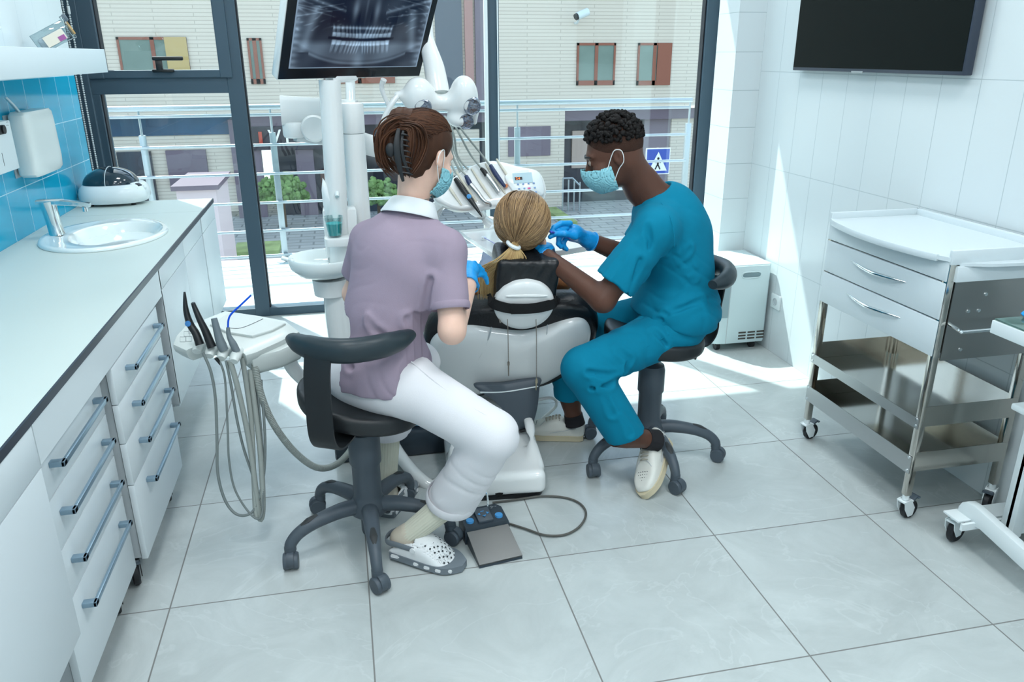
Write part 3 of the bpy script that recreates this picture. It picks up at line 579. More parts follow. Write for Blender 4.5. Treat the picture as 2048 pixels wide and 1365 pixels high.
# shelf and the box on it
sh = single('wall_shelf', box(XL, -.455, -1.6, 2.18, 1.517, 1.622, .002), mat('white_shelf', (214, 224, 228), .5), 'thick white shelf on the wall above the blue tiles', 'shelf')
bx = thing('storage_box', 'clear plastic storage box with grey clasp leaning on the shelf', 'box', at(85, 96, 'z', 1.6225)[:2] and (-.60, 1.93, 1.622))
M_clear = glassmat('clear_plastic', (215, 226, 228), 2.2)
E1 = (-.10, .42, 0)
def bxp(name, c, s, m, bev=.004): 
    g = xf(cbox(c, s, bev), (0, 0, 0), (0, -.48, .25)); v, f = g; return part(bx, name, (v + V3(-.60, 1.93, 1.6705), f), m)
bxp('bin', (0, 0, 0), (.15, .085, .085), M_clear); bxp('lid', (.082, 0, .004), (.014, .098, .10), M_clear); bxp('clasp', (.094, -.0, .042), (.02, .05, .03), mat('grey_clasp', (96, 110, 120), .4), .006); bxp('label_card', (.01, -.044, -.01), (.09, .002, .045), mat('box_card', (226, 220, 205), .6), 0); bxp('pink_label', (.035, -.0455, -.022), (.03, .001, .02), mat('pink_label', (160, 90, 150), .6), 0); bxp('foil_pouches', (.0, 0, -.008), (.12, .07, .05), mat('foil', (210, 214, 222), .3, metal=.4, bump=.6, bscale=60), .01); bxp('yellow_pouch', (.088, .03, .0), (.012, .02, .06), mat('yellow_pouch', (205, 160, 90), .5), .003)
hk = single('wall_hook', join(cyl((XL, 1.62, 1.70), (XL + .02, 1.62, 1.70), .006, n=12), sph((XL + .024, 1.62, 1.70), .009, 12, 8)), M_white, 'small round white wall knob above the shelf', 'hook')
# dispensers on the blue tiles
dsp = thing('soap_dispenser', 'white wall soap dispenser with lever on the blue tiles', 'dispenser', (XL, 2.1, 1.06))
def dline(u, v, x): a = at(u, v, 'x', x); return a[1], a[2]
y0_, zt = dline(50, 226, -.63); y1_, _ = dline(112, 229, -.63); _, zb = dline(105, 345, -.63)
part(dsp, 'cover', rings([superell(XL + .048 + dx, (y0_ + y1_) / 2, a, b, 5, 44) @ np.eye(2, 3) + np.array([0, 0, z]) for a, b, z, dx in ((.035, (y1_ - y0_) / 2 * .90, zb, 0), (.042, (y1_ - y0_) / 2, zb + .012, 0), (.046, (y1_ - y0_) / 2, zb + .06, .0), (.044, (y1_ - y0_) / 2 * .97, zt - .05, 0), (.042, (y1_ - y0_) / 2 * .94, zt - .012, 0), (.035, (y1_ - y0_) / 2 * .86, zt, 0))]), mat('milky_plastic', (224, 230, 228), .25, spec=.5))
part(dsp, 'lever', bar([(XL + .05, y0_ + .06, zt - .005), (XL + .035, y0_ + .045, zt + .03), (XL + .02, y0_ + .03, zt + .06)], [.02, .022, .014], .008), M_white); part(dsp, 'back_plate', box(XL, XL + .006, y0_ + .005, y1_ - .01, zb, zt - .01, .002), M_cabs)
pd = thing('paper_dispenser', 'flat white dispenser with a black slot at the left edge', 'dispenser', (XL, 1.5, 1.15))
yr, zt2 = dline(19, 240, -.66); _, zb2 = dline(36, 338, -.66)
part(pd, 'cover', box(XL, XL + .06, yr - .30, yr, zb2 - .0, zt2, .004), M_whitem); a, b = dline(5, 259, -.66)
part(pd, 'black_button', cyl((XL + .058, a, b), (XL + .068, a, b), .017, n=20), M_black); part(pd, 'black_slot', box(XL + .058, XL + .063, a - .06, a, b - .017, b + .017), M_black, smooth=False); a, b = dline(7, 322, -.66); part(pd, 'level_slit', box(XL + .0595, XL + .0610, a - .001, a + .001, b - .02, b + .03), M_black, smooth=False); a, b = dline(15, 252, -.66)
part(pd, 'small_mark', join(*[box(XL + .0595, XL + .0605, a - .008 + .006 * i, a - .005 + .006 * i, b + .012 * (i % 2) , b + .004 + .012 * (i % 2)) for i in range(4)]), mat('grey_mark', (120, 126, 130), .6), smooth=False)

# ================================================================== RIGHT SIDE
tv = thing('wall_television', 'large black flat television mounted high on the right wall', 'television', (XR, 1.04, 1.51))
part(tv, 'casing', box(XR - .055, XR - .015, .462, 1.617, 1.512, 2.17, .004), mat('tv_frame', (52, 60, 74), .3)); part(tv, 'screen', box(XR - .0565, XR - .054, .47, 1.609, 1.527, 2.162), mat('tv_screen', (3, 12, 12), .35, spec=.12), smooth=False)
part(tv, 'badge', box(XR - .058, XR - .054, 1.05, 1.13, 1.508, 1.517, .001), mat('badge_grey', (150, 158, 160), .4)); part(tv, 'wall_mount', box(XR - .016, XR, .85, 1.25, 1.65, 2.0), M_black, smooth=False)
# instrument cart
CX0, CX1, CY0, CY1 = 2.50, 2.888, -.06, .60
ct = thing('instrument_cart', 'white and steel instrument cart with two handled drawers by the wall', 'cart', (2.7, .27, 0))
M_cart = mat('cart_white', (206, 217, 221), .3, spec=.5, bump=.05, bscale=400)
fr_ = [(CX0 - .055 * math.sin(PI * t) ** .8 - .004, CY0 + (CY1 - CY0) * t) for t in np.linspace(0, 1, 17)]
out = [(CX1 + .005, CY1 + .004), (CX1 + .005, CY0 - .004)] + fr_
part(ct, 'top', join(prism(out[::-1], .962, .976), box(CX0 - .004, CX1 + .005, CY0 - .006, CY0 + .010, .952, 1.0, .003), box(CX0 - .004, CX1 + .005, CY1 - .010, CY1 + .006, .962, 1.0, .003), box(CX1 - .01, CX1 + .008, CY0 - .006, CY1 + .006, .962, 1.0, .003),
    bar([(x, y, .968) for x, y in fr_[1:-1]], .012, .022, smooth=False)), M_cart)
for (z0, z1, hnd) in ((.894, .961, 0), (.765, .889, 1), (.636, .760, 1)):
    d = part(ct, 'drawer', box(CX0 - .004, CX0 + .016, CY0 + .004, CY1 - .002, z0, z1, .003), M_cart)
    if hnd:
        zz = (z0 + z1) / 2 + .018; ya, yb = CY0 + .20, CY1 - .19
        part(d, 'handle', join(tube([(CX0 - .003, ya - .02, zz), (CX0 - .02, ya + .05, zz - .001), (CX0 - .031, (ya + yb) / 2, zz - .002), (CX0 - .02, yb - .05, zz - .001), (CX0 - .003, yb + .02, zz)], [.002, .006, .0075, .006, .002], 10)), M_chrome)
part(ct, 'drawer_box', box(CX0 + .017, CX1 - .02, CY0 + .02, CY1 - .02, .64, .96), M_steel, smooth=False)
s = part(ct, 'side_panel', box(CX0 + .03, CX1 - .005, CY0 - .001, CY0 + .004, .62, .90), mat('dull_steel', (150, 152, 150), .28, metal=.9), smooth=False)
part(s, 'screw', join(*[cyl((CX0 + x, CY0 - .004, z), (CX0 + x, CY0 + .001, z), .006, n=10) for x, z in ((.155, .845), (.10, .79), (.14, .79), (.10, .655))]), M_chrome)
part(ct, 'pull_out_shelf', join(box(CX0 + .02, CX1 + .0, CY0 - .012, CY0 + .006, .895, .948, .003), prism([(CX0 + .03, CY0 - .006), (CX0 + .12, CY0 - .035), (CX0 + .22, CY0 - .045), (CX0 + .32, CY0 - .035), (CX1 - .01, CY0 - .006), (CX1 - .01, CY0 + .0), (CX0 + .03, CY0 + .0)][::-1], .948, .958)), M_cart)
part(ct, 'towel_rail', join(tube([(CX0 + .035, CY0, .752), (CX0 + .04, CY0 - .05, .742), (CX0 + .045, CY0 - .055, .74)], .006, 8), cyl((CX0 + .04, CY0 - .055, .74), (CX1 - .03, CY0 - .055, .74), .007, n=12), cyl((CX1 - .035, CY0 - .055, .74), (CX1 - .035, CY0, .752), .006, n=10)), M_chrome)
for x, y in ((CX0 + .012, CY0 + .012), (CX0 + .012, CY1 - .012), (CX1 - .012, CY0 + .012), (CX1 - .012, CY1 - .012)):
    part(ct, 'post', cbox((x, y, .53), (.025, .025, .86), .0025), M_steel); caster(ct, x, y, .10, .036, ang=-2.9 if x < 2.6 else .6)
for z, hf in ((.375, .028), (.20, .055)):
    tr = part(ct, 'tray_shelf', join(box(CX0 + .02, CX1 - .004, CY0 + .003, CY1 - .003, z, z + .003), box(CX0 + .01, CX1 - .004, CY0 - .001, CY0 + .002, z, z + .075), box(CX0 + .01, CX1 - .004, CY1 - .002, CY1 + .001, z, z + .075), box(CX1 - .006, CX1 - .003, CY0, CY1, z, z + .075)), M_steel, smooth=False)
    part(tr, 'front_bar', box(CX0 - .004, CX0 - .001, CY0 + .003, CY1 - .0, z - .01, z - .01 + hf + .012), M_brush, smooth=False)
    part(tr, 'rivet', join(*[cyl((CX0 - .006, y, zz), (CX0 - .002, y, zz), .005, n=10) for y in (CY0 + .015, CY1 - .012) for zz in (z, z + hf - .004)]), M_chrome)
# second trolley
tb = thing('glass_topped_trolley', 'white wheeled trolley with a glass top at the right edge', 'trolley', (2.68, -.5, 0))
part(tb, 'table_top', box(2.47, 2.905, -.95, -.292, .806, .846, .002), M_white); part(tb, 'glass_sheet', box(2.474, 2.90, -.94, -.297, .8465, .852, .001), mat('green_glass', (150, 190, 180), .05, trans=.8, spec=.5))
part(tb, 'upright', join(box(2.66, 2.70, -.36, -.31, .10, .806, .003), box(2.66, 2.90, -.345, -.33, .10, .5, .002)), M_white); part(tb, 'lower_shelf', box(2.60, 2.905, -.8, -.30, .545, .567, .006), M_white)
part(tb, 'cross_bar', join(box(2.66, 2.91, -.36, -.335, .355, .40, .004), cyl((2.668, -.365, .39), (2.668, -.358, .39), .008, n=10), cyl((2.668, -.365, .35), (2.668, -.358, .35), .008, n=10)), M_white)
part(tb, 'foot_beam', join(box(2.535, 2.91, -.27, -.20, .118, .124), box(2.535, 2.91, -.29, -.28, .10, .124)), M_white)
part(tb, 'leg_beam', frame(prism([(-.205, .10), (-.207, .14), (-.218, .162), (-.24, .176), (-.27, .178), (-.95, .085), (-.95, .02), (-.31, .112), (-.285, .108), (-.27, .10)], -.016, .016, .004), (2.60, 0, 0), (0, 1, 0), (0, 0, 1), (1, 0, 0)), M_white)
caster(tb, 2.57, -.215, .115, .042, ang=PI + .3); caster(tb, 2.885, -.215, .115, .042, ang=-.6); caster(tb, 2.62, -.90, .115, .042, ang=PI + .3)
M_nit = mat('blue_nitrile', (20, 146, 214), .38, spec=.45, bump=.15, bscale=90)
single('crumpled_glove', bsp(lambda P: smin(smin(ell(P, (2.60, -.315, .862), (.05, .03, .013)), ell(P, (2.63, -.35, .866), (.05, .035, .018)), .01), ell(P, (2.66, -.33, .86), (.06, .02, .01)), .01) + folds(P, [((60, 90, 0), .003), ((110, -40, 30), .002)], 2), (2.53, -.40, .85), (2.73, -.27, .89), .004), M_nit, 'crumpled blue nitrile glove on the glass topped trolley', 'glove')
# air cleaner
AX0, AX1, AY0, AY1 = 2.575, 2.90, 1.655, 1.985
ac = thing('air_purifier', 'pale white air purifier box with hand grip and vents in the corner', 'air purifier', (2.74, 1.82, 0))
M_air = mat('pale_green_white', (196, 214, 217), .4)
pl = [(AX1, AY1), (AX0, AY1), (AX0, AY0 + .06), (AX0 + .012, AY0 + .025), (AX0 + .04, AY0 + .008), (AX0 + .085, AY0), (AX1 - .012, AY0), (AX1, AY0 + .012)]
part(ac, 'body', prism(pl, .045, .505, .008), M_air, angle=30)
part(ac, 'front_panel', box(AX0 + .09, AX1 - .012, AY0 - .004, AY0 + .003, .05, .497, .003), M_air); part(ac, 'panel_seam', box(AX0 + .086, AX0 + .09, AY0 - .001, AY0 + .003, .05, .5), M_cabs, smooth=False)
part(ac, 'grey_window', join(cbox((AX0 + .058, AY0 + .0015, .322), (.055, .006, .235), .001, (0, 0, -.09)), cbox((AX0 + .02, AY0 + .016, .322), (.04, .006, .235), .001, (0, 0, -.55))), mat('grey_tint_panel', (140, 162, 168), .3))
g_ = part(ac, 'hand_grip', join(tube([(AX0 + .165, AY0 - .004, .462), (AX0 + .245, AY0 - .004, .462), (AX0 + .262, AY0 - .004, .446), (AX0 + .245, AY0 - .004, .430), (AX0 + .165, AY0 - .004, .430), (AX0 + .148, AY0 - .004, .446)], .004, 8, closed=True)), M_air); part(g_, 'recess', box(AX0 + .152, AX0 + .258, AY0 - .0055, AY0 - .003, .434, .458, .002), mat('recess_grey', (120, 142, 148), .6))
part(ac, 'vent', join(*[box(AX0 + .16 + .056 * i, AX0 + .205 + .056 * i, AY0 - .006, AY0 - .0035, .07 + .018 * j, .079 + .018 * j) for i in range(3) for j in range(3)]), mat('vent_dark', (66, 62, 56), .7), smooth=False)
for x, y in ((AX0 + .06, AY0 + .05), (AX1 - .05, AY0 + .05), (AX0 + .06, AY1 - .05), (AX1 - .05, AY1 - .05)): part(ac, 'wheel', cyl((x - .012, y, .024), (x + .012, y, .024), .024, n=16), M_tyre); part(ac, 'wheel_fork', box(x - .016, x + .016, y - .012, y + .012, .03, .048), M_black)
so_ = thing('wall_socket', 'white electric socket on the wall beside the air purifier', 'socket', (XR, 1.60, .26)); part(so_, 'plate', box(XR - .011, XR, 1.555, 1.645, .258, .338, .003), M_white); part(so_, 'insert', orient(lathe([(.021, 0), (.021, .003), (.017, .003), (.016, .001), (0, .001)], 22), (XR - .011, 1.60, .298), (XR - .03, 1.60, .298)), M_cabs)

# ================================================================== STOOLS
M_vinyl = mat('black_vinyl', (30, 34, 37), .42, spec=.45)
M_backr = mat('slate_backrest', (38, 50, 56), .38, spec=.4)
M_slate = mat('slate_plastic', (74, 84, 93), .42, spec=.4)
M_pad = mat('dark_insert', (48, 52, 54), .6)
def stool(name, label, cx, cy, legs0, back_a, post_a, tilt, tdir, zs, R=.232):
    t = thing(name, label, 'stool', (cx, cy, 0), group='wheeled work stools')
    hub = join(lathe([(.0, .105), (.045, .105), (.062, .12), (.064, .15), (.05, .175), (.047, .19), (.047, .30), (.053, .31), (.053, .40), (.048, .42), (.03, .425), (.02, .43), (.02, zs - .06), (0, zs - .06)], 32))
    part(t, 'column', hub, M_slate, local=True, angle=35); part(t, 'lower_tube', lathe([(0, .035), (.028, .035), (.03, .045), (.03, .11), (0, .11)], 20), M_slate, local=True)
    for k in range(5):
        a = legs0 + k * 2 * PI / 5; c, s = math.cos(a), math.sin(a); L = lambda r, z: (r * 1.09 * c, r * 1.09 * s, z)
        lg = part(t, 'leg', bar([L(.03, .145), L(.09, .150), L(.17, .138), L(.225, .115), L(.253, .085), L(.256, .062)], [.052, .05, .044, .04, .038, .038], [.05, .05, .042, .036, .034, .034], up=(-s, c, 0) if False else (0, 0, 1), bev=.45) if False else tube([L(.03, .145), L(.09, .150), L(.17, .138), L(.225, .115), L(.253, .085), L(.256, .062)], [.028, .026, .023, .021, .020, .019], 14, r2=[.030, .028, .024, .020, .018, .018], up=(-s, c, 0)), M_slate, local=True)
        part(lg, 'foot_pad', tube([L(.165, .1625), L(.195, .152), L(.222, .138)], [.006, .013, .005], 10, r2=[.002, .0045, .002], up=(0, 0, 1)), M_pad, local=True)
        ca = a + [1.2, .5, -.4, 2.2, 1.0][k]; px, py = .281 * c, .281 * s; dx, dy = math.cos(ca), math.sin(ca)
        w = part(lg, 'caster', join(*[orient(lathe([(0, 0), (.024, 0), (.027, .002), (.0285, .006), (.0285, .016), (.026, .02), (0, .02)], 24), (px + .012 * dx + sg * .004 * -dy, py + .012 * dy + sg * .004 * dx, .0285), (px + .012 * dx - sg * dy, py + .012 * dy + sg * dx, .0285)) for sg in (-1, 1)], 
            orient(lathe([(0, -.011), (.030, -.011), (.031, 0), (.030, .011), (0, .011)], 20), (px + .012 * dx, py + .012 * dy, .034), (px + .012 * dx - dy, py + .012 * dy + dx, .034)), cyl((px, py, .05), (px, py, .075), .019, n=14)), M_slate, local=True)
    cz = zs
    tx, ty = math.cos(tdir), math.sin(tdir)
    def fn(P):
        z = P[..., 2] - cz + math.tan(tilt) * (P[..., 0] * tx + P[..., 1] * ty); r = np.sqrt(P[..., 0] ** 2 + P[..., 1] ** 2); u = P[..., 0] * tx + P[..., 1] * ty; w_ = -P[..., 0] * ty + P[..., 1] * tx
        top = z - (.012 + .10 * (w_ ** 2) - .35 * r ** 2 * 0 + .22 * np.maximum(-u - .1, 0) ** 1.2); bot = -z - .066 + .9 * np.maximum(r - .07, 0) ** 2 * 1.6
        return smax(smax(top, bot, .022), r - .198, .022) * .8
    part(t, 'seat', bsp(fn, (-.22, -.22, zs - .12), (.22, .22, zs + .1), .0065, 2), M_vinyl, local=True)
    part(t, 'seat_mechanism', join(cbox((0, 0, zs - .062), (.16, .12, .03), .008), tube([(.05, 0, zs - .065), (.12 * tx, .12 * ty, zs - .08), (.17 * tx, .17 * ty, zs - .10)], .007, 8)), M_black, local=True)
    # curved arm rest bar
    zb = zs + .248; A = [back_a + q for q in np.linspace(-1.04, 1.04, 9)]
    path = [((R - .01 * abs(i - 4) ** 1.2 * .5) * math.cos(q), (R - .01 * abs(i - 4) ** 1.2 * .5) * math.sin(q), zb) for i, q in enumerate(A)]
    part(t, 'backrest', tube(path, [.020, .027, .030, .031, .031, .031, .030, .027, .020], 18, r2=[.016, .030, .037, .038, .038, .038, .037, .030, .016], up=(0, 0, 1)), M_backr, local=True)
    pc, ps = math.cos(post_a), math.sin(post_a); q = lambda r, z: (r * pc, r * ps, z)
    part(t, 'back_post', bar([q(.265, zb - .01), q(.272, zb - .08), q(.275, zs + .02), q(.272, zs - .06), q(.25, zs - .095), q(.20, zs - .10), q(.14, zs - .085), q(.04, zs - .07)], .085, .008, up=(pc, ps, 0), bev=.3) if False else
         bar([q(R + .012, zb - .01), q(max(.262, R + .010), zb - .08), q(.268, zs + .06), q(.268, zs + .0), q(.258, zs - .038), q(.232, zs - .066), q(.19, zs - .074), q(.13, zs - .070), q(.04, zs - .066)], .008, .083, up=(-ps, pc, 0), bev=.2), M_vinyl, local=True)
    return t
stool('wheeled_stool', 'black seated stool with curved armrest bar under the woman in lilac', .620, .235, math.radians(200), math.radians(263), math.radians(243), .20, math.radians(-10), .545)
stool('wheeled_stool', 'black seated stool with curved armrest bar under the man in teal scrubs', 1.775, .585, math.radians(199), math.radians(0), math.radians(8), .10, math.radians(-20), .555, R=.272)
# ================================================================== THE TREATMENT UNIT
UX, VX = V3(.985, -.174, 0), V3(.174, .985, 0)
M_shell = mat('gloss_white_shell', (226, 230, 230), .13, spec=.5, coat=.3)
M_leather = mat('black_leather', (20, 23, 27), .33, spec=.5, bump=.12, bscale=120)
M_gd = mat('dark_slate_plinth', (44, 56, 66), .35)
M_blg = mat('blue_gloss_panel', (96, 140, 168), .12, spec=.6)
M_hose = mat('grey_hose', (150, 158, 154), .5)
M_hosed = mat('dark_grey_hose', (116, 126, 126), .5)
M_gtip = mat('grey_rubber_tip', (104, 116, 122), .45)
def pillow(outline, n, prof, cen=None):
    O = np.array(outline, float); cen = O.mean(0) if cen is None else np.array(cen); n = np.array(n, float)
    return rings([cen + (O - cen) * s + n * d for s, d in prof])
def smooth_loop(px, p0, n, k=6): return catmull([atp(u, v, p0, n) for u, v in px], k, closed=True)
# ---- chair
dc = thing('dental_chair', 'reclined dental chair with white back shell and black leather upholstery', 'dental chair', (1.12, .62, 0))
W = VX * .42 - V3(0, 0, .907); NB = np.cross(UX, W); NB = NB / np.linalg.norm(NB); NB = -NB if NB[1] > 0 else NB       # points out of the back, towards the room
PB = V3(1.22, .665, .62)
black = smooth_loop([(846, 672), (860, 648), (900, 628), (960, 618), (1045, 616), (1110, 608), (1162, 610), (1190, 628), (1198, 656), (1188, 694), (1162, 730), (1125, 758), (1080, 776), (1010, 786), (925, 796), (868, 770), (848, 718)], PB, NB, 8)
part(dc, 'back_cushion', pillow(black, NB, [(.80, -.10), (.93, -.10), (.985, -.085), (1.0, -.055), (1.0, -.03), (.985, -.008), (.955, .006), (.90, .012), (.5, .012), (.02, .012)]), M_leather, angle=60)
shell_px = [(858, 694), (868, 668), (896, 652), (940, 646), (990, 652), (1040, 657), (1080, 651), (1120, 638), (1155, 631), (1174, 640), (1181, 664), (1172, 694), (1148, 722), (1112, 748), (1075, 764), (1010, 772), (935, 784), (884, 764), (860, 728)]
shell = smooth_loop(shell_px, PB, NB, 8)
sh_ = part(dc, 'back_shell', pillow(shell, NB, [(1.0, .0), (1.0, .012), (.985, .022), (.95, .031), (.85, .042), (.65, .052), (.4, .057), (.2, .058), (.01, .058)]), M_shell, angle=70)
def onb(u, v, d=.05): p = np.array(atp(u, v, PB + NB * d, NB)); return p
part(sh_, 'seam_groove', join(tube([onb(983, 655, .036), onb(972, 690, .052), onb(952, 728, .052), onb(937, 764, .03)], .003, 6), tube([onb(1095, 650, .036), onb(1092, 690, .052), onb(1091, 725, .05), onb(1090, 760, .025)], .0018, 6)), M_cabs)
# rear pocket cover
pk = [np.array(at(u, v, 'y', .70)) for u, v in [(952, 770), (1010, 768), (1078, 758), (1079, 775), (1074, 820), (1062, 856), (1048, 863), (1036, 860), (1010, 825), (985, 800), (958, 782)]]; pk = catmull(pk, 5, closed=True)
pkt = part(dc, 'rear_cover', pillow(pk, (0, -1, 0), [(.97, -.03), (1.0, -.02), (1.0, .0), (.97, .006), (.5, .010), (.02, .010)]), M_slate, angle=60)
part(pkt, 'white_trim', bar([at(u, v, 'y', .691) for u, v in ((960, 785), (1010, 784), (1076, 773))], .004, .006, up=(0, -1, 0)), M_white); part(pkt, 'latch', join(*[cbox(at(1052, 860, 'y', .69), (.055, .014, .014), .004, (0, -.2, -.18))]), M_black)
# headrest: leather block, white oval plate, strap
HC = V3(1.262, .635, .785); HZ = V3(.03, -.26, .965); HZ /= np.linalg.norm(HZ); HX = V3(1, -.06, -.03) - HZ * (V3(1, -.06, -.03) @ HZ); HX /= np.linalg.norm(HX); HY = np.cross(HZ, HX)
def hfn(P):
    q = (P - HC.astype(np.float32)) @ np.array([HX, HY, HZ], np.float32).T; z = q[..., 2]; ax = .121 - .10 * np.maximum(-z - .02, 0)
    d = rbox(q / 1.0, (0, .03, 0), (.119, .085, .112), .019); d = smax(d, np.abs(q[..., 0]) - ax, .01)
    return d + .0014 * np.sin(q[..., 0] * 130 + 2 * np.sin(z * 40)) * (np.abs(z) < .2)
hr = part(dc, 'headrest', bsp(hfn, HC - .2, HC + .2, .006, 1), M_leather)
hl = lambda x, y, z: HC + HX * x + HY * y + HZ * z
OC = hl(-.008, -.066, -.062); ov = [OC + HX * .113 * math.cos(t) + HZ * (.103 if math.sin(t) > 0 else .106) * math.sin(t) for t in np.linspace(0, 2 * PI, 56, endpoint=False)]
pl_ = part(dc, 'headrest_plate', pillow(ov, -HY, [(1.02, -.02), (1.02, .0), (1.0, .008), (.96, .014), (.8, .020), (.4, .026), (.02, .028)], OC), M_shell, angle=70)
part(pl_, 'moulded_ridge', pillow([OC + HX * (.002 + .080 * math.cos(t)) + HZ * (.050 + .008 * math.sin(t)) for t in np.linspace(0, 2 * PI, 30, endpoint=False)], -HY, [(1, .016), (.97, .024), (.8, .026), (.02, .026)]), M_shell, angle=60)
part(hr, 'strap', join(bar([OC + HX * -.122 + HY * .03 + HZ * .014, OC + HX * -.118 - HY * .014 + HZ * .012, OC + HX * -.06 - HY * .034 + HZ * .004, OC + HX * .0 - HY * .038 + HZ * .004, OC + HX * .06 - HY * .034 + HZ * .008, OC + HX * .114 - HY * .014 + HZ * .014, OC + HX * .122 + HY * .03 + HZ * .016], .042, .004, up=tuple(-HY)),
     bar([OC - HX * .055 - HY * .040 + HZ * .006, OC + HX * .02 - HY * .043 + HZ * .010, OC + HX * .092 - HY * .026 + HZ * .022], [.046, .042, .026], .003, up=tuple(-HY))), mat('black_webbing', (16, 18, 20), .8, bump=.4, bscale=500))
def chain(par, pts, r=.0022, pitch=.0062):
    p = catmull(pts, 20); L = np.r_[0, np.cumsum(np.linalg.norm(np.diff(p, axis=0), axis=1))]; q = np.arange(0, L[-1], pitch)
    c = np.c_[[np.interp(q, L, p[:, i]) for i in range(3)]].T; part(par, 'bead_chain', join(tube(p, r * .45, 5, smooth=False), *[sph(x, r, 6, 4) for x in c]), M_brass)
M_brass = mat('chain_metal', (150, 142, 132), .3, metal=.9)
bc = thing('napkin_chain', 'beaded bib chain with metal clip hanging left of centre on the chair back', 'chain', tuple(onb(1017, 740, .08)))
p = [onb(1015, 640, .10), onb(1016, 670, .085), onb(1017, 726, .075)]; chain(bc, p); part(bc, 'clip', join(cyl(tuple(onb(1017, 724, .075)), tuple(onb(1017, 752, .075)), .0035, .002, 8), cbox(tuple(onb(1017, 728, .075)), (.009, .004, .014), .001)), M_brass)
bc = thing('napkin_chain', 'longer beaded bib chain hanging right of centre over the grey cover', 'chain', tuple(onb(1072, 780, .08)))
p = [onb(1072, 640, .10), onb(1073, 680, .085), onb(1073, 760, .09)]; chain(bc, p); part(bc, 'clip', join(cyl(tuple(onb(1073, 758, .09)), tuple(onb(1072, 782, .09)), .0035, .002, 8), cbox(tuple(onb(1073, 764, .09)), (.009, .004, .014), .001)), mat('pale_clip', (176, 166, 140), .5))
part(hr, 'zip_pull', join(cyl((1.153, .60, .665), (1.158, .595, .64), .0035, n=8), cbox((1.150, .60, .675), (.016, .01, .012), .003)), M_brass)
# seat, lift body, base
def lift(P):
    d = rbox(P, (1.26, .80, .20), (.13, .17, .075), .035, [UX, VX, (0, 0, 1)]); return d
part(dc, 'lift_body', bsp(lambda P: smin(rbox(P, (1.215, .90, .15), (.115, .13, .065), .02, [UX, VX, (0, 0, 1)]), rbox(P, (1.27, 1.05, .27), (.12, .20, .06), .03, [UX, VX, (0, 0, 1)]), .03), (1.0, .5, .08), (1.5, 1.25, .36), .008), M_shell)
part(dc, 'seat_cushion', bsp(lambda P: smin(rbox(P, (1.37, 1.18, .385), (.25, .34, .05), .045, [UX, VX, (0, 0, 1)]), rbox(P, (1.50, 1.85, .40), (.20, .45, .045), .04, [UX, VX, (0, 0, 1)]), .05), (1.05, .75, .3), (1.85, 2.4, .48), .012), M_leather)
part(dc, 'side_handle', tube([onb(1076, 800, -.02), onb(1100, 796, -.03), onb(1112, 802, -.05), onb(1110, 815, -.07), onb(1085, 838, -.06)], .007, 10), M_shell)
BX = V3(1, -.09, 0); BX /= np.linalg.norm(BX); BY = V3(.09, 1, 0); BY /= np.linalg.norm(BY); BO = V3(1.105, .40, 0)
def basef(P):
    q = (P - BO.astype(np.float32)) @ np.array([BX, BY, V3(0, 0, 1)], np.float32).T; x, y, z = q[..., 0], q[..., 1], q[..., 2]
    plate = smax(rbox(q, (0, .30, .055), (.185, .31, .05), .03), -(z - .016), .004)
    top = smax(rbox(q, (0, .28, .10), (.14, .22, .04), .03), z - .12 + .1 * (y > 9), .01)
    arm = 1e3
    for s in (-1, 1): arm = np.minimum(arm, rbox(np.stack([x - s * .158, y, z], -1), (0, .27, .11), (.020, .20, .075), .015))
    hole = cap(np.stack([np.zeros_like(x), y, z], -1), (0, .22, .115), (0, .34, .125), .030)
    arm = smax(arm, -hole, .02); arm = smax(arm, plane(np.stack([x, y, z], -1), (0, .08, .085), (0, -.5, .86)), .02)
    mid = smax(cap(q, (0, .20, .05), (.05, .50, .16), .06, .07), -(z - .016), .01)
    return smin(smin(plate, arm, .035), mid, .03)
bs_ = part(dc, 'base', bsp(basef, (.85, .34, 0.01), (1.42, 1.1, .36), .0065), M_shell)
part(bs_, 'black_skirt', frame(prism(superell(0, .30, .182, .308, 9, 48), 0, .017), BO, BX, BY, (0, 0, 1)), M_black); q = np.array(at(998, 985, 'y', .395))
part(bs_, 'round_grille', orient(lathe([(.016, 0), (.016, .004), (0, .005)], 22), (q[0], q[1] - .0, q[2]), (q[0] - .009, q[1] - .1, q[2] + .02)), mat('black_foam', (14, 16, 18), .9))
# ---- foot pedal and its cable
fpd = thing('foot_control', 'steel foot pedal with blue buttons on the floor in front of the base', 'foot pedal', (1.03, .15, 0))
ptl, ptr, pbl, pbr = [np.array(at(u, v, 'z', z)) for u, v, z in ((932, 1061, .052), (1014, 1044, .052), (959, 1131, .014), (1045, 1111, .014))]
nrm = np.cross(ptr - ptl, pbl - ptl); nrm /= np.linalg.norm(nrm); nrm = nrm if nrm[2] > 0 else -nrm
def slab4(a, b, c, d, t, n): P_ = np.array([a, b, c, d]); return rings([P_ - np.array(n) * t, P_])
part(fpd, 'pedal_plate', slab4(ptl, ptr, pbr, pbl, .006, nrm), mat('pedal_steel', (92, 94, 94), .3, metal=.9), smooth=False)
fl = lambda p, z=0.0: np.array([p[0], p[1], z])
part(fpd, 'under_body', rings([np.array([fl(ptl), fl(ptr), fl(pbr), fl(pbl)]), np.array([ptl - nrm * .007, ptr - nrm * .007, pbr - nrm * .007, pbl - nrm * .007])]), M_gd, smooth=False)
hx = ptr - ptl; hx[2] = 0; hw = np.linalg.norm(hx); hx /= hw; hy = V3(-hx[1], hx[0], 0)
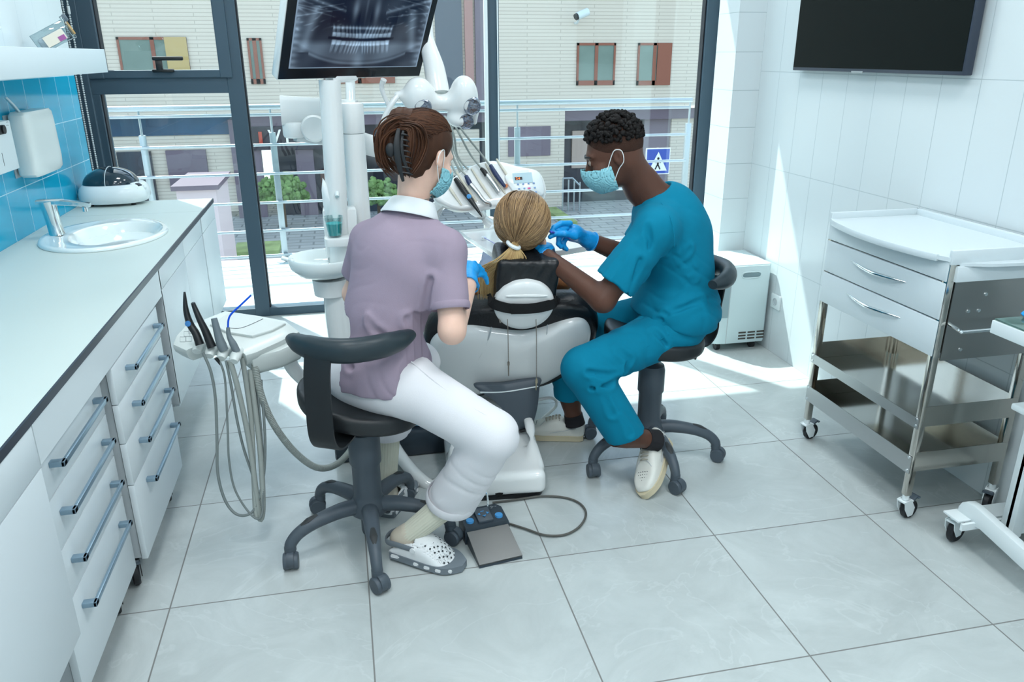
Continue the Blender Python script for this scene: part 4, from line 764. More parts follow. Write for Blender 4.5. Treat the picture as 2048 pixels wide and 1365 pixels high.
hous = part(fpd, 'housing', frame(bm_geo_house := rings([np.array([(-.006, -.01, z0) , (hw + .006, -.01, z0), (hw + .006, .07, z0), (hw - .012, .095, z0), (.006, .095, z0), (-.006, .07, z0)]) + np.array([[0, 0, dz]] * 6) for z0, dz in ((0, 0), (.05, 0))] + [np.array([(-.003, -.006, .062), (hw + .003, -.006, .062), (hw + .002, .068, .074), (hw - .014, .092, .074), (.009, .092, .074), (-.002, .068, .074)])]), ptl * V3(1, 1, 0), hx, hy, (0, 0, 1)), M_gd)
hp = lambda x, y, z=.064: ptl * V3(1, 1, 0) + hx * x + hy * y + V3(0, 0, z + y * .16)
M_btn = mat('blue_button', (72, 150, 210), .4)
for x in (.022, hw - .022): part(hous, 'button', cyl(hp(x, .025, .058), hp(x, .025, .068), .015, .0135, 20), M_btn)
part(hous, 'direction_pad', frame(box(-.027, .027, -.034, .034, 0, .012, .003), hp(hw / 2, .038, .06), hx, hy * .987 + V3(0, 0, .158), (0, -.158, .987)), M_slate)
tri = [prism([(.0, .021), (-.007, .012), (.007, .012)], 0, .002)]; part(hous, 'arrow', join(*[frame(xf(tri[0], (0, 0, 0), (0, 0, a)), hp(hw / 2, .038, .0725), hx, hy, (0, 0, 1)) for a in (0, PI / 2, PI, -PI / 2)]), M_btn, smooth=False)
part(hous, 'carry_loop', tube([hp(hw * .42, .09, .05), hp(hw * .40, .10, .12), hp(hw * .52, .11, .135), hp(hw * .72, .10, .105), hp(hw * .70, .085, .055), hp(hw * .5, .075, .05), hp(hw * .3, .085, .05)], .0035, 8), M_chrome)
part(hous, 'printed_mark', join(*[frame(box(-.003 + a, .003 + a, -.0008, .0008, 0, .0008), hp(hw - .035, .065 + .004 * i, .0665), hx, hy, (0, 0, 1)) for i, a in ((0, 0), (1, .005), (2, 0), (1, .016))]), M_cabs, smooth=False)
part(fpd, 'cable', tube([at(u, v, 'z', .007) for u, v in ((1015, 1047), (1050, 1058), (1090, 1071), (1130, 1070), (1160, 1053), (1172, 1028), (1160, 1008), (1130, 996), (1085, 993), (1040, 999), (1000, 1004), (985, 1006))], .0042, 8), mat('grey_cable', (84, 84, 80), .5))

# ---- side tower with spittoon
tw = thing('water_unit', 'white tower with cuspidor bowl and grey plinth between stool and window', 'dental unit', (.62, .95, 0))
part(tw, 'plinth', box(.50, 1.0, .80, 1.15, 0, .125, .02), M_gd)
part(tw, 'gloss_panel', box(.62, 1.0, .815, 1.13, .126, .40, .02), M_blg); part(tw, 'corner_column', box(.50, .575, .795, .90, .03, .33, .018), M_gd)
colx, coly = at(679, 600, 'y', .97)[0], .97
part(tw, 'tower', rings([superell(colx + dx, coly, a, .10, 3, 40) @ np.eye(2, 3) + np.array([0, 0, z]) for a, z, dx in ((.09, .12, .03), (.085, .3, .02), (.066, .45, .01), (.062, .60, .0), (.062, .72, 0))]), M_shell)
bw = at(645, 512, 'y', .92); bx_, by_, bz_ = bw[0] + .005, .92, at(645, 522, 'y', .92)[2]
bl_ = part(tw, 'cuspidor_bowl', rings(erings([(bx_, by_, .055, .055, bz_ - .062), (bx_, by_, .10, .10, bz_ - .05), (bx_, by_, .132, .125, bz_ - .02), (bx_, by_, .138, .132, bz_ + .012), (bx_, by_, .134, .128, bz_ + .020), (bx_, by_, .126, .12, bz_ + .015), (bx_, by_, .11, .105, bz_ - .012), (bx_, by_, .07, .07, bz_ - .03), (bx_, by_, .001, .001, bz_ - .034)])), M_cer, angle=60)
part(bl_, 'bowl_lip', xf(cbox((-.138, .01, .012), (.05, .035, .010), .004, (0, .35, 0)), (bx_, by_, bz_)), M_cer)
nb = at(656, 562, 'y', .92); part(tw, 'bowl_neck', join(cyl((nb[0] + .01, .92, bz_ - .135), (nb[0] + .01, .92, bz_ - .07), .066, .072, 30), cbox((nb[0] + .085, .93, bz_ - .098), (.09, .10, .06), .008)), M_shell)
hb = at(676, 450, 'y', .98); part(tw, 'cup_housing', box(hb[0] - .055, hb[0] + .075, .96, 1.05, bz_ + .0, at(676, 418, 'y', .98)[2], .008), M_shell)
csh = at(675, 480, 'y', .90); part(tw, 'cup_shelf', prism(superell(csh[0], .90, .05, .045, 4, 30), at(670, 492, 'y', .88)[2], at(670, 476, 'y', .88)[2], .004), M_shell)
cz_ = at(670, 476, 'y', .88)[2]; cpx = at(669, 460, 'y', .90)[0]
part(tw, 'water_spout', tube([(cpx + .01, .955, cz_ + .06), (cpx + .015, .955, cz_ + .14), (cpx + .02, .94, cz_ + .165), (cpx + .02, .92, cz_ + .15)], .008, 10), M_white)
cup = thing('rinse_cup', 'clear plastic cup of turquoise liquid on the unit shelf', 'cup', (cpx, .90, cz_ + .001))
M_cup = glassmat('cup_plastic', (226, 236, 236), 2.0)
part(cup, 'wall', lathe([(.0, 0), (.025, 0), (.026, .002)] + [(.026 + .011 * k / 8 + .0006 * (k % 2), .004 + .072 * k / 8) for k in range(9)] + [(.038, .078), (.0355, .078), (.0245, .006), (0, .005)], 30, (cpx, .90, cz_ + .001)), M_cup)
part(cup, 'liquid', lathe([(0, .007), (.0235, .007), (.0315, .052), (0, .052)], 30, (cpx, .90, cz_ + .001)), mat('turquoise_liquid', (50, 205, 210), .2))
nap = thing('paper_napkin', 'white paper napkin standing folded behind the rinse cup', 'napkin', (cpx - .02, .955, cz_ + .07))
npx = [(645, 356), (652, 366), (662, 388), (678, 412), (680, 432), (652, 434), (646, 410), (643, 380)]
part(nap, 'sheet', pillow([at(u, v, 'y', .95) for u, v in npx], (0, -1, 0), [(.98, -.006), (1, -.004), (1, .0), (.9, .005), (.02, .012)]), M_whitem, angle=60)
# poles and arms
pa = at(659, 160, 'y', .97); 
mp = part(tw, 'monitor_pole', cyl((colx + .01, .97, .6), (pa[0], .97, pa[2] + .0), .040, n=28), M_shell)
p2 = at(702, 205, 'y', 1.10); p2b = at(724, 440, 'y', 1.10)
part(tw, 'arm_pole', join(cyl((p2b[0] - .005, 1.10, .5), (p2[0], 1.10, 1.30), .044, n=28), cyl((p2[0], 1.10, 1.30), (p2[0], 1.10, p2[2]), .047, n=28, bev=.008)), M_shell)
aL = at(562, 225, 'y', 1.12); zt_ = at(600, 190, 'y', 1.12)[2]
part(tw, 'upper_arm', bar([(p2[0] + .02, 1.12, zt_ - .066), (p2[0] - .1, 1.14, zt_ - .060), (aL[0], 1.14, zt_ - .056)], [.075, .07, .085], [.085, .09, .11], bev=.3), M_shell)
aE = at(790, 305, 'y', 1.26); part(tw, 'elbow_joint', cyl((aL[0] + .048, 1.14, at(568, 277, 'y', 1.12)[2]), (aL[0] + .048, 1.14, zt_ - .10), .050, n=28, bev=.012), M_shell)
part(tw, 'lower_arm', join(bar([(aL[0] + .05, 1.14, at(590, 258, 'y', 1.14)[2]), (aL[0] + .2, 1.19, at(680, 272, 'y', 1.19)[2]), (aE[0], 1.26, aE[2])], [.06, .055, .05], [.095, .09, .08], bev=.3), orient(lathe([(0, -.045), (.045, -.045), (.052, -.035), (.052, .0), (0, .035)], 30), (aL[0] + .12, 1.13, at(628, 256, 'y', 1.13)[2]), (aL[0] + .12, 1.20, at(628, 256, 'y', 1.13)[2]))), M_shell)
# ---- monitor
mbl = np.array(at(556, 158, 'y', .84)); ps_, ta_ = math.radians(30), math.radians(27); WX = V3(math.cos(ps_), math.sin(ps_), 0); NH = V3(math.sin(ps_), -math.cos(ps_), 0)
UPm = V3(0, 0, math.cos(ta_)) + NH * math.sin(ta_); NM = np.cross(WX, UPm); NM = NM if NM @ NH > 0 else -NM
d_ = CAMR @ np.array([(838 - 1024) / FPX, (682.5 - 152) / FPX, -1.]); A_ = np.array([WX[:2], -d_[:2]]).T; mw = float(np.linalg.solve(A_, CAMP[:2] - mbl[:2])[0]); mh = mw * .62
mo = thing('unit_monitor', 'white framed monitor on a pole showing a jaw x-ray', 'monitor', tuple(mbl + WX * mw / 2))
ml = lambda x, y, z=0.: mbl + WX * x + UPm * y + NM * z
part(mo, 'housing', frame(box(-.004, mw + .004, -.006, mh + .006, -.045, -.001, .006), mbl, WX, UPm, NM), M_shell)
part(mo, 'bezel', frame(box(0, mw, 0, mh, -.001, .002), mbl, WX, UPm, NM), mat('black_bezel', (22, 26, 32), .18), smooth=False)
bm_ = .055 * mw; sx0, sx1, sy0, sy1 = bm_, mw - bm_ * .75, .052 * mw * 1.25, mh - bm_
nx_, ny_ = 260, 150; gx, gy = np.meshgrid(np.linspace(0, 1, nx_), np.linspace(0, 1, ny_), indexing='ij')
V_ = (mbl + WX * 0)[None] + (sx0 + gx.ravel() * (sx1 - sx0))[:, None] * WX + (sy0 + gy.ravel() * (sy1 - sy0))[:, None] * UPm + NM * .0025
I_ = np.arange(nx_ * ny_).reshape(nx_, ny_); F_ = np.stack([I_[:-1, :-1], I_[1:, :-1], I_[1:, 1:], I_[:-1, 1:]], -1).reshape(-1, 4)
if np.dot(np.cross(V_[F_[0, 1]] - V_[F_[0, 0]], V_[F_[0, 3]] - V_[F_[0, 0]]), NM) < 0: F_ = F_[:, ::-1]
scr = part(mo, 'screen', (V_, np.ascontiguousarray(F_)), M_black, smooth=False)
def xray(x, y):
    """panoramic jaw x-ray: x 0..1 across, y 0..1 up; returns grey"""
    rs = np.random.RandomState(3); X = (x - .5) * 2; k = y - .0
    g = .16 + .05 * np.sin(9 * x + 3 * y) + .04 * np.sin(23 * x - 11 * y)
    def blob(cx, cy, sx, sy, a): return a * np.exp(-((x - cx) / sx) ** 2 - ((y - cy) / sy) ** 2)
    low = .055 + .26 * np.abs(X) ** 2.4                                   # lower jaw border curve
    jaw = np.clip((y - low) / .05, 0, 1) * np.clip((.36 - y) / .08, 0, 1); g += .20 * jaw + .22 * np.exp(-((y - low) / .018) ** 2) * (np.abs(X) < .75)
    for s in (-1, 1):                                                     # rami and neck
        g += .25 * np.exp(-((X - s * (.80 - .25 * (y - .4))) / .07) ** 2) * (y > .2) * (y < .75); g += .38 * np.exp(-((X - s * .99) / .09) ** 2) * (.6 + .4 * np.sin(40 * y + 5 * s) ** 2)
    g += blob(.5, .05, .05, .16, .25)
    smile = .055 * X ** 2; yu = .375 + smile * .8; yl = .335 + smile * .6
    for up in (1, -1):
        wds = [.026, .022, .024, .022, .023, .033, .034, .030] if up > 0 else [.018, .018, .022, .023, .024, .036, .036, .033]
        for sd in (-1, 1):
            pos = 0.
            for i, wd in enumerate(wds):
                cx_ = .5 + sd * (pos + wd / 2 + .001); pos += wd + .0015 - .0005 * (i > 4); tX = (cx_ - .5) * 2; cyy = (.372 if up > 0 else .338) + .10 * tX ** 2; hh = .030 + .004 * rs.randn() * .5; yy = y - (cyy + up * .030)
                crown = np.exp(-(np.abs((x - cx_) / (wd * .52)) ** 5)) * np.exp(-np.abs(yy / hh) ** 5)
                lean = .10 * sd * (y - cyy) * -up; tb = 1 - .45 * np.clip(up * (y - cyy) / .14, 0, 1); root = np.exp(-np.abs((x - cx_ + lean) / (wd * .42 * tb)) ** 3) * np.exp(-np.abs((y - (cyy + up * .095)) / .060) ** 4)
                if wd > .03: root = root * (1 - .6 * np.exp(-((x - cx_ + lean) / .0025) ** 2))
                g = g + (.40 + .12 * rs.rand()) * crown + (.20 + .06 * rs.rand()) * root
    g -= .26 * np.exp(-((y - (.355 + .10 * X ** 2)) / .012) ** 2) * (np.abs(X) < .5)
    pal = .50 + .03 * X ** 2 - .05 * X ** 4 * 3; g += .34 * np.exp(-((y - pal) / .018) ** 2) * (np.abs(X) < .45); g -= .10 * np.exp(-((y - .62) / .09) ** 2) * (np.abs(X) > .08) * (np.abs(X) < .5)
    for cx_ in (.42, .58): g += blob(cx_, .70, .022, .14, .30)
    g += .12 * blob(.5, .75, .008, .2, 1); w_ = np.sin(31 * x + 4 * np.sin(17 * y)) * np.sin(27 * y + 3 * np.sin(19 * x)); g += .16 * np.abs(w_) ** 6 * (y > .45) * (np.abs(X) > .3) + .22 * np.exp(-((y - (.62 + .25 * np.abs(X))) / .02) ** 2) * (np.abs(X) > .3)
    for i in range(14): a = rs.rand(4); g += .16 * np.exp(-((y - (.5 + .5 * a[0]) - (a[1] - .5) * .9 * (x - .5)) / .006) ** 2) * (np.abs(X) > .35) * (np.abs(x - a[2]) < .18)
    return np.clip(g, .03, .95)
g_x = xray(gx.ravel(), gy.ravel()); edge = (np.minimum(gx, 1 - gx).ravel() < .008) | (gy.ravel() < .012); g_x = np.where(edge, .62, g_x)
colr = np.c_[g_x * .80, g_x * .95, g_x * 1.08, np.ones_like(g_x)] ; colr[:, :3] = colr[:, :3] ** 2.1; colr[:, 2] += .012
ca = scr.data.color_attributes.new('xray', 'FLOAT_COLOR', 'POINT'); ca.data.foreach_set('color', colr.astype(np.float32).ravel())
ms = bpy.data.materials.new('xray_screen'); ms.use_nodes = True; b_ = ms.node_tree.nodes['Principled BSDF']; an_ = ms.node_tree.nodes.new('ShaderNodeVertexColor'); an_.layer_name = 'xray'
ms.node_tree.links.new(an_.outputs[0], b_.inputs['Emission Color']); b_.inputs['Emission Strength'].default_value = .85; b_.inputs['Base Color'].default_value = (.01, .012, .015, 1); b_.inputs['Roughness'].default_value = .12; b_.inputs['Specular IOR Level'].default_value = .3; scr.data.materials[0] = ms
part(mo, 'bracket', join(cbox(tuple(ml(mw * .45, -.008, -.03)), (.12, .07, .05), .02, (0, 0, ps_)), cyl((pa[0], .97, pa[2] + .02), (pa[0], .97, pa[2] + .12), .03, n=20), cyl((pa[0], .97, pa[2] + .09), tuple(ml(mw * .45, .10, -.045)), .025, n=16)), M_shell)
# ---- operating lamp
LY = .98; lc = np.array(at(868, 208, 'y', LY)); LU = V3(0, -.35, .94); LU /= np.linalg.norm(LU); LX = V3(1, 0, 0.02); LN = np.cross(LX, LU); LN = LN if LN[1] < 0 else -LN
ol = thing('operating_lamp', 'white operating lamp head with three round reflectors above the patient', 'lamp', tuple(lc))
SC = (LY - CAMP[1]) / FPX * 1.02
def lp(u, v, d=0.): return lc + LX * (u - 868) * SC - LU * (v - 208) * SC * 1.05 + LN * d
def lampf(P):
    a = ell(P, lp(840, 196, -.01), (.062, .058, .075), [LX, LN, LU]); b = ell(P, lp(925, 200, -.01), (.056, .055, .085), [LX, LN, LU]); m = rbox(P, lp(883, 208, -.01), (.07, .03, .028), .02, [LX, LN, LU])
    l3 = ell(P, lp(915, 236, -.0), (.046, .045, .035), [LX, LN, LU]); wing = cap(P, lp(800, 190, -.01), lp(828, 196, -.01), .012, .03); w2 = cap(P, lp(950, 215, -.01), lp(948, 248, 0), .016, .008)
    return smin(smin(smin(smin(smin(a, m, .03), b, .03), l3, .02), wing, .02), w2, .02)
part(ol, 'lamp_head', bsp(lampf, lc - .26, lc + .26, .0065), M_shell)
M_lens = mat('lamp_reflector', (150, 156, 168), .12, metal=.9, bump=.6, bscale=70)
for u, v, r, dd in ((845, 205, .030, .046), (937, 207, .031, .045), (927, 236, .028, .042)):
    q = lp(u, v, dd); rg = part(ol, 'reflector', orient(lathe([(r * 1.1, -.02), (r * 1.08, .0), (r * 1.02, .003), (r * .97, .0005), (r * .8, -.001), (r * .45, .001), (r * .2, .0025), (0, .003)], 30), tuple(q), tuple(q + LN + V3(-.1, 0, -.02))), M_lens)
part(ol, 'handle', tube([lp(800, 186, .02), lp(786, 200, .035), lp(772, 224, .045), lp(765, 243, .05)], [.010, .014, .013, .008], 14, r2=[.010, .011, .010, .007]), M_shell)
part(ol, 'rear_handle', tube([lp(778, 172, -.06), lp(774, 190, -.065), lp(786, 222, -.06), lp(795, 245, -.05)], [.012, .009, .008, .008], 12), M_shell)
part(ol, 'lamp_arm', join(tube([lp(880, 200, -.05), lp(876, 165, -.12), lp(868, 130, -.22), lp(872, 100, -.30)], [.045, .040, .028, .026], 18), tube([lp(872, 104, -.29), lp(880, 30, -.36), lp(882, -60, -.40)], .022, 14)), M_shell)
part(ol, 'mounting_tube', tube([lp(870, -55, -.40), (lp(870, -60, -.40) * .5 + V3(.75, 1.35, 1.95) * .5) + V3(0, .0, .12), V3(.70, 1.33, 2.0), V3(.68, 1.30, 1.55), V3(.67, 1.18, 1.38)], .02, 12), M_shell)
# ---- doctor's delivery tray
DY = 1.16; DUP = V3(0, .55, .835); DN = V3(0, -.835, .55); DP = np.array(at(975, 372, 'y', DY))
def dp(u, v, d=0.): return np.array(atp(u, v, DP + DN * d, DN))
dt = thing('delivery_tray', 'white instrument console with hanging handpieces behind the patient head', 'instrument console', tuple(DP))
o_ = catmull([dp(u, v) for u, v in ((868, 392), (895, 365), (935, 335), (985, 321), (1040, 333), (1078, 343), (1092, 372), (1088, 396), (1060, 402), (1000, 410), (945, 418), (905, 416))], 6, closed=True)
part(dt, 'body', pillow(o_, DN, [(.9, -.05), (1, -.035), (1.0, -.008), (.98, 0), (.92, .004), (.6, .004), (.02, .004)]), M_shell, angle=50)
ivory = mat('ivory_rest', (206, 204, 190), .4)
for k, (u, v) in enumerate(((905, 385), (935, 378), (965, 372), (993, 362), (1015, 352))):
    part(dt, 'rest_groove', tube([dp(u - 22, v - 34, .006), dp(u, v, .008), dp(u + 18, v + 26, .004)], [.004, .007, .004], 10), ivory)
kp = part(dt, 'control_panel', pillow(catmull([dp(u, v, .012) for u, v in ((1010, 352), (1035, 342), (1068, 340), (1082, 352), (1088, 385), (1078, 392), (1040, 394), (1020, 375))], 5, closed=True), DN, [(1, -.012), (1, 0), (.95, .004), (.02, .005)]), M_white, angle=50)
e1 = dp(1066, 349, .018) - dp(1028, 351, .018); e1 /= np.linalg.norm(e1); e2 = np.cross(DN, e1); o1 = dp(1049, 357, .018)
part(kp, 'screen_field', frame(box(-.05, .035, -.02, .026, 0, .0008), o1, e1, e2, DN), mat('pale_blue_label', (168, 196, 206), .4), smooth=False)
part(kp, 'led_display', frame(box(-.045, -.012, -.004, .010, .0008, .0018), dp(1050, 358, .018), e1, e2, DN), M_black, smooth=False)
gtx = text_geo('24', .016, .0004); part(kp, 'display_digits', frame(xf(gtx, (-.040, -.0025, .0019)), dp(1050, 358, .018), e1, e2, DN), mat('orange_led', (240, 110, 40), .5, emit=(255, 110, 30), estr=1.5), smooth=False)
part(kp, 'key', join(*[frame(box(-.004, .004, -.003, .003, 0, .0022, .0005), dp(1036 + 10.5 * i + j * 2.2, 369 + 9 * j - i * .8, .018), e1, e2, DN) for i in range(4) for j in range(3)]), mat('key_blue', (110, 150, 200), .4), smooth=False)
part(kp, 'pink_key', frame(cbox((0, 0, .001), (.012, .006, .003), .0005), dp(1058, 377, .018), e1, e2, DN), mat('pink_key', (220, 90, 150), .4)); part(dt, 'orange_knob', cyl(dp(1012, 372, .0), dp(1012, 372, .02), .008, n=14), mat('orange_knob', (226, 140, 90), .5))
M_navy = mat('navy_grip', (34, 50, 88), .4)
def hand(name, label, pts, rr, m, extra=()):
    t = thing(name, label, 'handpiece', tuple(pts[0])); part(t, 'grip', tube(pts, rr, 14), m)
    for nm, p, r, mm in extra: part(t, nm, tube(p, r, 12), mm)
    return t
h = hand('suction_probe', 'black tapered handpiece with round blue badge at the left of the console', [dp(911, 358, .02), dp(925, 378, .028), dp(942, 401, .032), dp(955, 420, .034), dp(964, 434, .034)], [.010, .013, .011, .007, .002], M_black)
part(h, 'badge', orient(lathe([(.010, 0), (.010, .002), (0, .003)], 18), dp(938, 393, .043), dp(938, 393, .05)), M_btn)
hand('air_turbine', 'silver bent handpiece with navy cap second from left on the console', [dp(940, 368, .022), dp(955, 385, .026), dp(968, 402, .026), dp(980, 408, .022), dp(981, 414, .016)], [.010, .009, .008, .006, .005], M_brush, (('cap', [dp(932, 352, .02), dp(937, 362, .022), dp(941, 370, .022)], [.008, .011, .010], M_navy),))
hand('micromotor', 'silver handpiece with black collar in the middle of the console', [dp(973, 350, .022), dp(986, 366, .026), dp(998, 384, .026)], [.010, .010, .008], M_brush, (('collar', [dp(962, 337, .02), dp(968, 343, .022), dp(974, 352, .022)], [.007, .010, .010], M_black),))
hand('scaler_handpiece', 'navy blue handpiece at the right of the console beside the keypad', [dp(981, 331, .02), dp(990, 346, .026), dp(1002, 363, .028), dp(1010, 374, .026)], [.008, .010, .009, .006], M_navy)
hz = at(880, 250, 'y', 1.22)
for k, (u, v, s) in enumerate(((931, 350, -10), (937, 340, 0), (962, 336, 10), (980, 331, 18))):
    part(dt, 'hose', tube([dp(u, v, .02), dp(u - 22, v - 28 , .03), at(908 + s, 275 - k * 4, 'y', 1.2), at(895 + s * .8, 245 - k * 3, 'y', 1.24), at(888 + s, 238, 'y', 1.30), at(890 + s, 300, 'y', 1.42), dp(930 + s, 380, -.06)], .0045, 8), M_hose)
part(dt, 'support_arm', join(bar([dp(945, 415, -.03), at(962, 432, 'y', 1.22), at(985, 452, 'y', 1.2)], .06, .025, bev=.3), bar([dp(1000, 390, -.06), V3(1.02, 1.34, .95), V3(.98, 1.40, .60), V3(.97, 1.32, .10)], .06, .05, bev=.3)), M_shell)
TZ = at(1060, 490, 'y', 1.12)[2]
def tp(u, v): return np.array(at(u, v, 'z', TZ))
to = [tp(918, 463), tp(984, 457), tp(1100, 455), tp(1170, 462), tp(1200, 490), tp(1122, 503), tp(1040, 512), tp(990, 512)]
tt_ = thing('bracket_table', 'low white bracket table reaching behind the patient head', 'tray', tuple(tp(1000, 480)))
part(tt_, 'plate', pillow(to, (0, 0, 1), [(.97, -.022), (1, -.012), (1, .004), (.985, .004), (.97, -.004), (.02, -.004)]), M_shell, smooth=False)
mm = thing('dental_mirror', 'small round dental mirror lying on the bracket table', 'dental mirror', tuple(tp(970, 482)))
q0, q1, q2 = tp(968, 479), tp(979, 485), tp(1000, 497); up_ = V3(0, 0, .008)
part(mm, 'mirror_disc', orient(lathe([(.0, -.002), (.0115, -.002), (.0115, .001), (.0095, .002), (0, .002)], 24), q0 + up_, q0 + up_ + V3(.1, -.3, 1)), M_brush); part(mm, 'stem', tube([q0 + up_, q1 + up_, q2 + up_], .0022, 8), mat('lilac_handle', (150, 150, 205), .3))
# ---- assistant's holder at the left
AY = .38; AN = V3(0, -.35, .937)
AP = np.array(at(470, 665, 'y', .50))
def ap(u, v, d=0.): return np.array(atp(u, v, AP + AN * d, AN))
as_ = thing('assistant_console', 'pale console with four suction holders between drawers and stool', 'suction console', tuple(AP))
M_con = mat('console_grey_white', (204, 212, 210), .28, spec=.5)
cap_px = ((352, 672), (345, 690), (372, 702), (400, 692), (432, 690), (470, 696), (492, 712), (512, 706), (560, 684), (600, 664), (572, 642), (520, 632), (450, 622), (405, 640), (370, 652))
o2 = [ap(u, v) for u, v in cap_px]
part(as_, 'tray_body', pillow(o2, AN, [(.90, -.05), (.98, -.03), (1, -.012), (.985, 0), (.95, .003), (.7, .003), (.02, .003)]), M_con, angle=40)
part(as_, 'clear_top', pillow([ap(u, v, .004) for u, v in ((420, 652), (460, 628), (530, 640), (572, 650), (545, 664), (505, 676), (455, 668))], AN, [(1, 0), (.99, .006), (.96, .008), (.02, .008)]), M_con, smooth=False)
part(as_, 'top_seam', tube([ap(455, 656, .0125), ap(478, 657, .0125), ap(500, 650, .0125), ap(526, 638, .0125)], .0012, 5), M_slate)
part(as_, 'under_body', pillow([ap(u, v, -.03) for u, v in ((486, 708), (505, 722), (560, 708), (600, 690), (612, 672), (575, 664), (520, 672))], AN, [(.75, -.07), (.92, -.065), (1, -.05), (1, .0), (.9, .01), (.02, .01)]), M_con, angle=50)
part(as_, 'symbol_keys', join(*[tube([ap(u - 6, v - 5, .004), ap(u + 5, v - 5, .004), ap(u + 5, v + 5, .004), ap(u - 6, v + 5, .004)], .0009, 4, smooth=False, closed=True) for u, v in ((366, 679), (378, 678), (374, 668), (383, 662))]), M_cabs, smooth=False)
nose = ((400, 702), (425, 711), (449, 716), (474, 722))
for (u, v) in nose: part(as_, 'holder', tube([ap(u + 8, v - 22, .002), ap(u - 2, v - 10, .008), ap(u - 7, v + 2, .006)], [.010, .018, .014], 16, r2=[.012, .019, .012]), M_con)
def suct(name, label, pts, rr, m, cat='suction tip', extra=None):
    t = thing(name, label, cat, tuple(pts[0])); part(t, 'tip' if extra is None else 'grip', tube(pts, rr, 16), m)
    if extra: extra(t)
    return t
A2 = lambda u, v, y: np.array(at(u, v, 'y', y))
suct('suction_tip', 'tall curved black suction tip with blue badge, leftmost in the console', [A2(400, 690, .40), A2(392, 668, .41), A2(380, 648, .42), A2(372, 620, .43), A2(369, 584, .44)], [.0145, .0125, .012, .009, .003], M_black, extra=lambda t: part(t, 'badge', orient(lathe([(.0095, 0), (.0095, .002), (0, .003)], 18), A2(376, 648, .409), A2(376, 648, .409) + V3(-.2, -.9, .3) * .1), mat('badge_blue', (60, 120, 180), .4)))
suct('suction_tip', 'straight black suction tip, second from the left in the console', [A2(424, 695, .39), A2(412, 665, .40), A2(398, 636, .41), A2(388, 612, .42), A2(386, 606, .42)], [.015, .0125, .010, .0075, .006], M_black)
suct('suction_nozzle', 'grey cylindrical suction nozzle, third from the left in the console', [A2(449, 702, .38), A2(443, 690, .385), A2(437, 672, .39), A2(428, 637, .40)], [.014, .016, .013, .0095], M_gtip)
suct('saliva_ejector', 'grey holder with thin bright blue saliva ejector bending to the right', [A2(474, 704, .375), A2(466, 688, .38), A2(458, 672, .385), A2(456, 655, .39)], [.012, .012, .008, .0055], M_gtip, extra=lambda t: (part(t, 'blue_tube', tube([A2(456, 656, .39), A2(457, 640, .39), A2(463, 628, .39), A2(482, 610, .39), A2(502, 591, .39)], .0032, 10), mat('bright_blue_plastic', (10, 80, 215), .25)), part(t, 'clear_tip', tube([A2(501, 592, .39), A2(506, 588, .39)], .0042, 10, smooth=False), M_clear)))
def hose(u_v_y, r, m, rib=0, name='hose'):
    pts = [at(u, v, 'y', y) for u, v, y in u_v_y]; return part(as_, name, tube(pts, r, 12, ribs=rib, ribh=r * .12 if rib else 0), m)
hose(((406, 706, .37), (422, 745, .365), (431, 800, .36), (434, 880, .34), (436, 950, .31), (452, 1005, .29), (478, 1031, .27), (508, 1020, .29), (526, 960, .33), (530, 880, .38), (522, 760, .43)), .0048, M_hosed)
hose(((440, 724, .37), (450, 760, .365), (455, 850, .35), (458, 920, .33), (470, 980, .31), (500, 1028, .28), (521, 1036, .27), (527, 990, .31), (524, 880, .38), (512, 750, .43)), .0036, M_hosed); part(as_, 'hose_sleeve', tube([at(432, 716, 'y', .37), at(441, 730, 'y', .37)], [.007, .003], 10, smooth=False), M_black)
hose(((452, 722, .36), (462, 770, .36), (474, 840, .36), (488, 900, .36), (508, 960, .33), (519, 1010, .30), (521, 1040, .285), (526, 1000, .30), (524, 900, .37), (505, 740, .44)), .0045, M_hosed)
hose(((460, 722, .36), (474, 770, .36), (492, 850, .355), (504, 920, .34), (513, 990, .31), (520, 1040, .285), (526, 1010, .30), (520, 900, .36), (500, 740, .42)), .0085, M_hose, .006)
hose(((484, 715, .40), (493, 770, .40), (503, 850, .38), (507, 940, .34), (510, 1010, .30), (513, 1038, .28)), .0085, M_hose)
hose(((508, 722, .42), (522, 790, .42), (548, 850, .43), (590, 905, .46), (635, 936, .50), (675, 928, .58), (706, 893, .68), (715, 860, .78)), .0115, M_hose, .006)
part(as_, 'carrier_arm', tube([at(575, 700, 'y', .55), at(585, 735, 'y', .58), at(620, 770, 'y', .66), at(665, 790, 'y', .76), V3(.60, .86, .45)], [.028, .026, .024, .024, .024], 18), M_shell)
part(dc, 'conduit', tube([V3(.70, .80, .16), at(800, 912, 'y', .72), at(840, 958, 'y', .58), at(870, 972, 'y', .55), V3(.95, .56, .06)], .026, 18), M_shell)
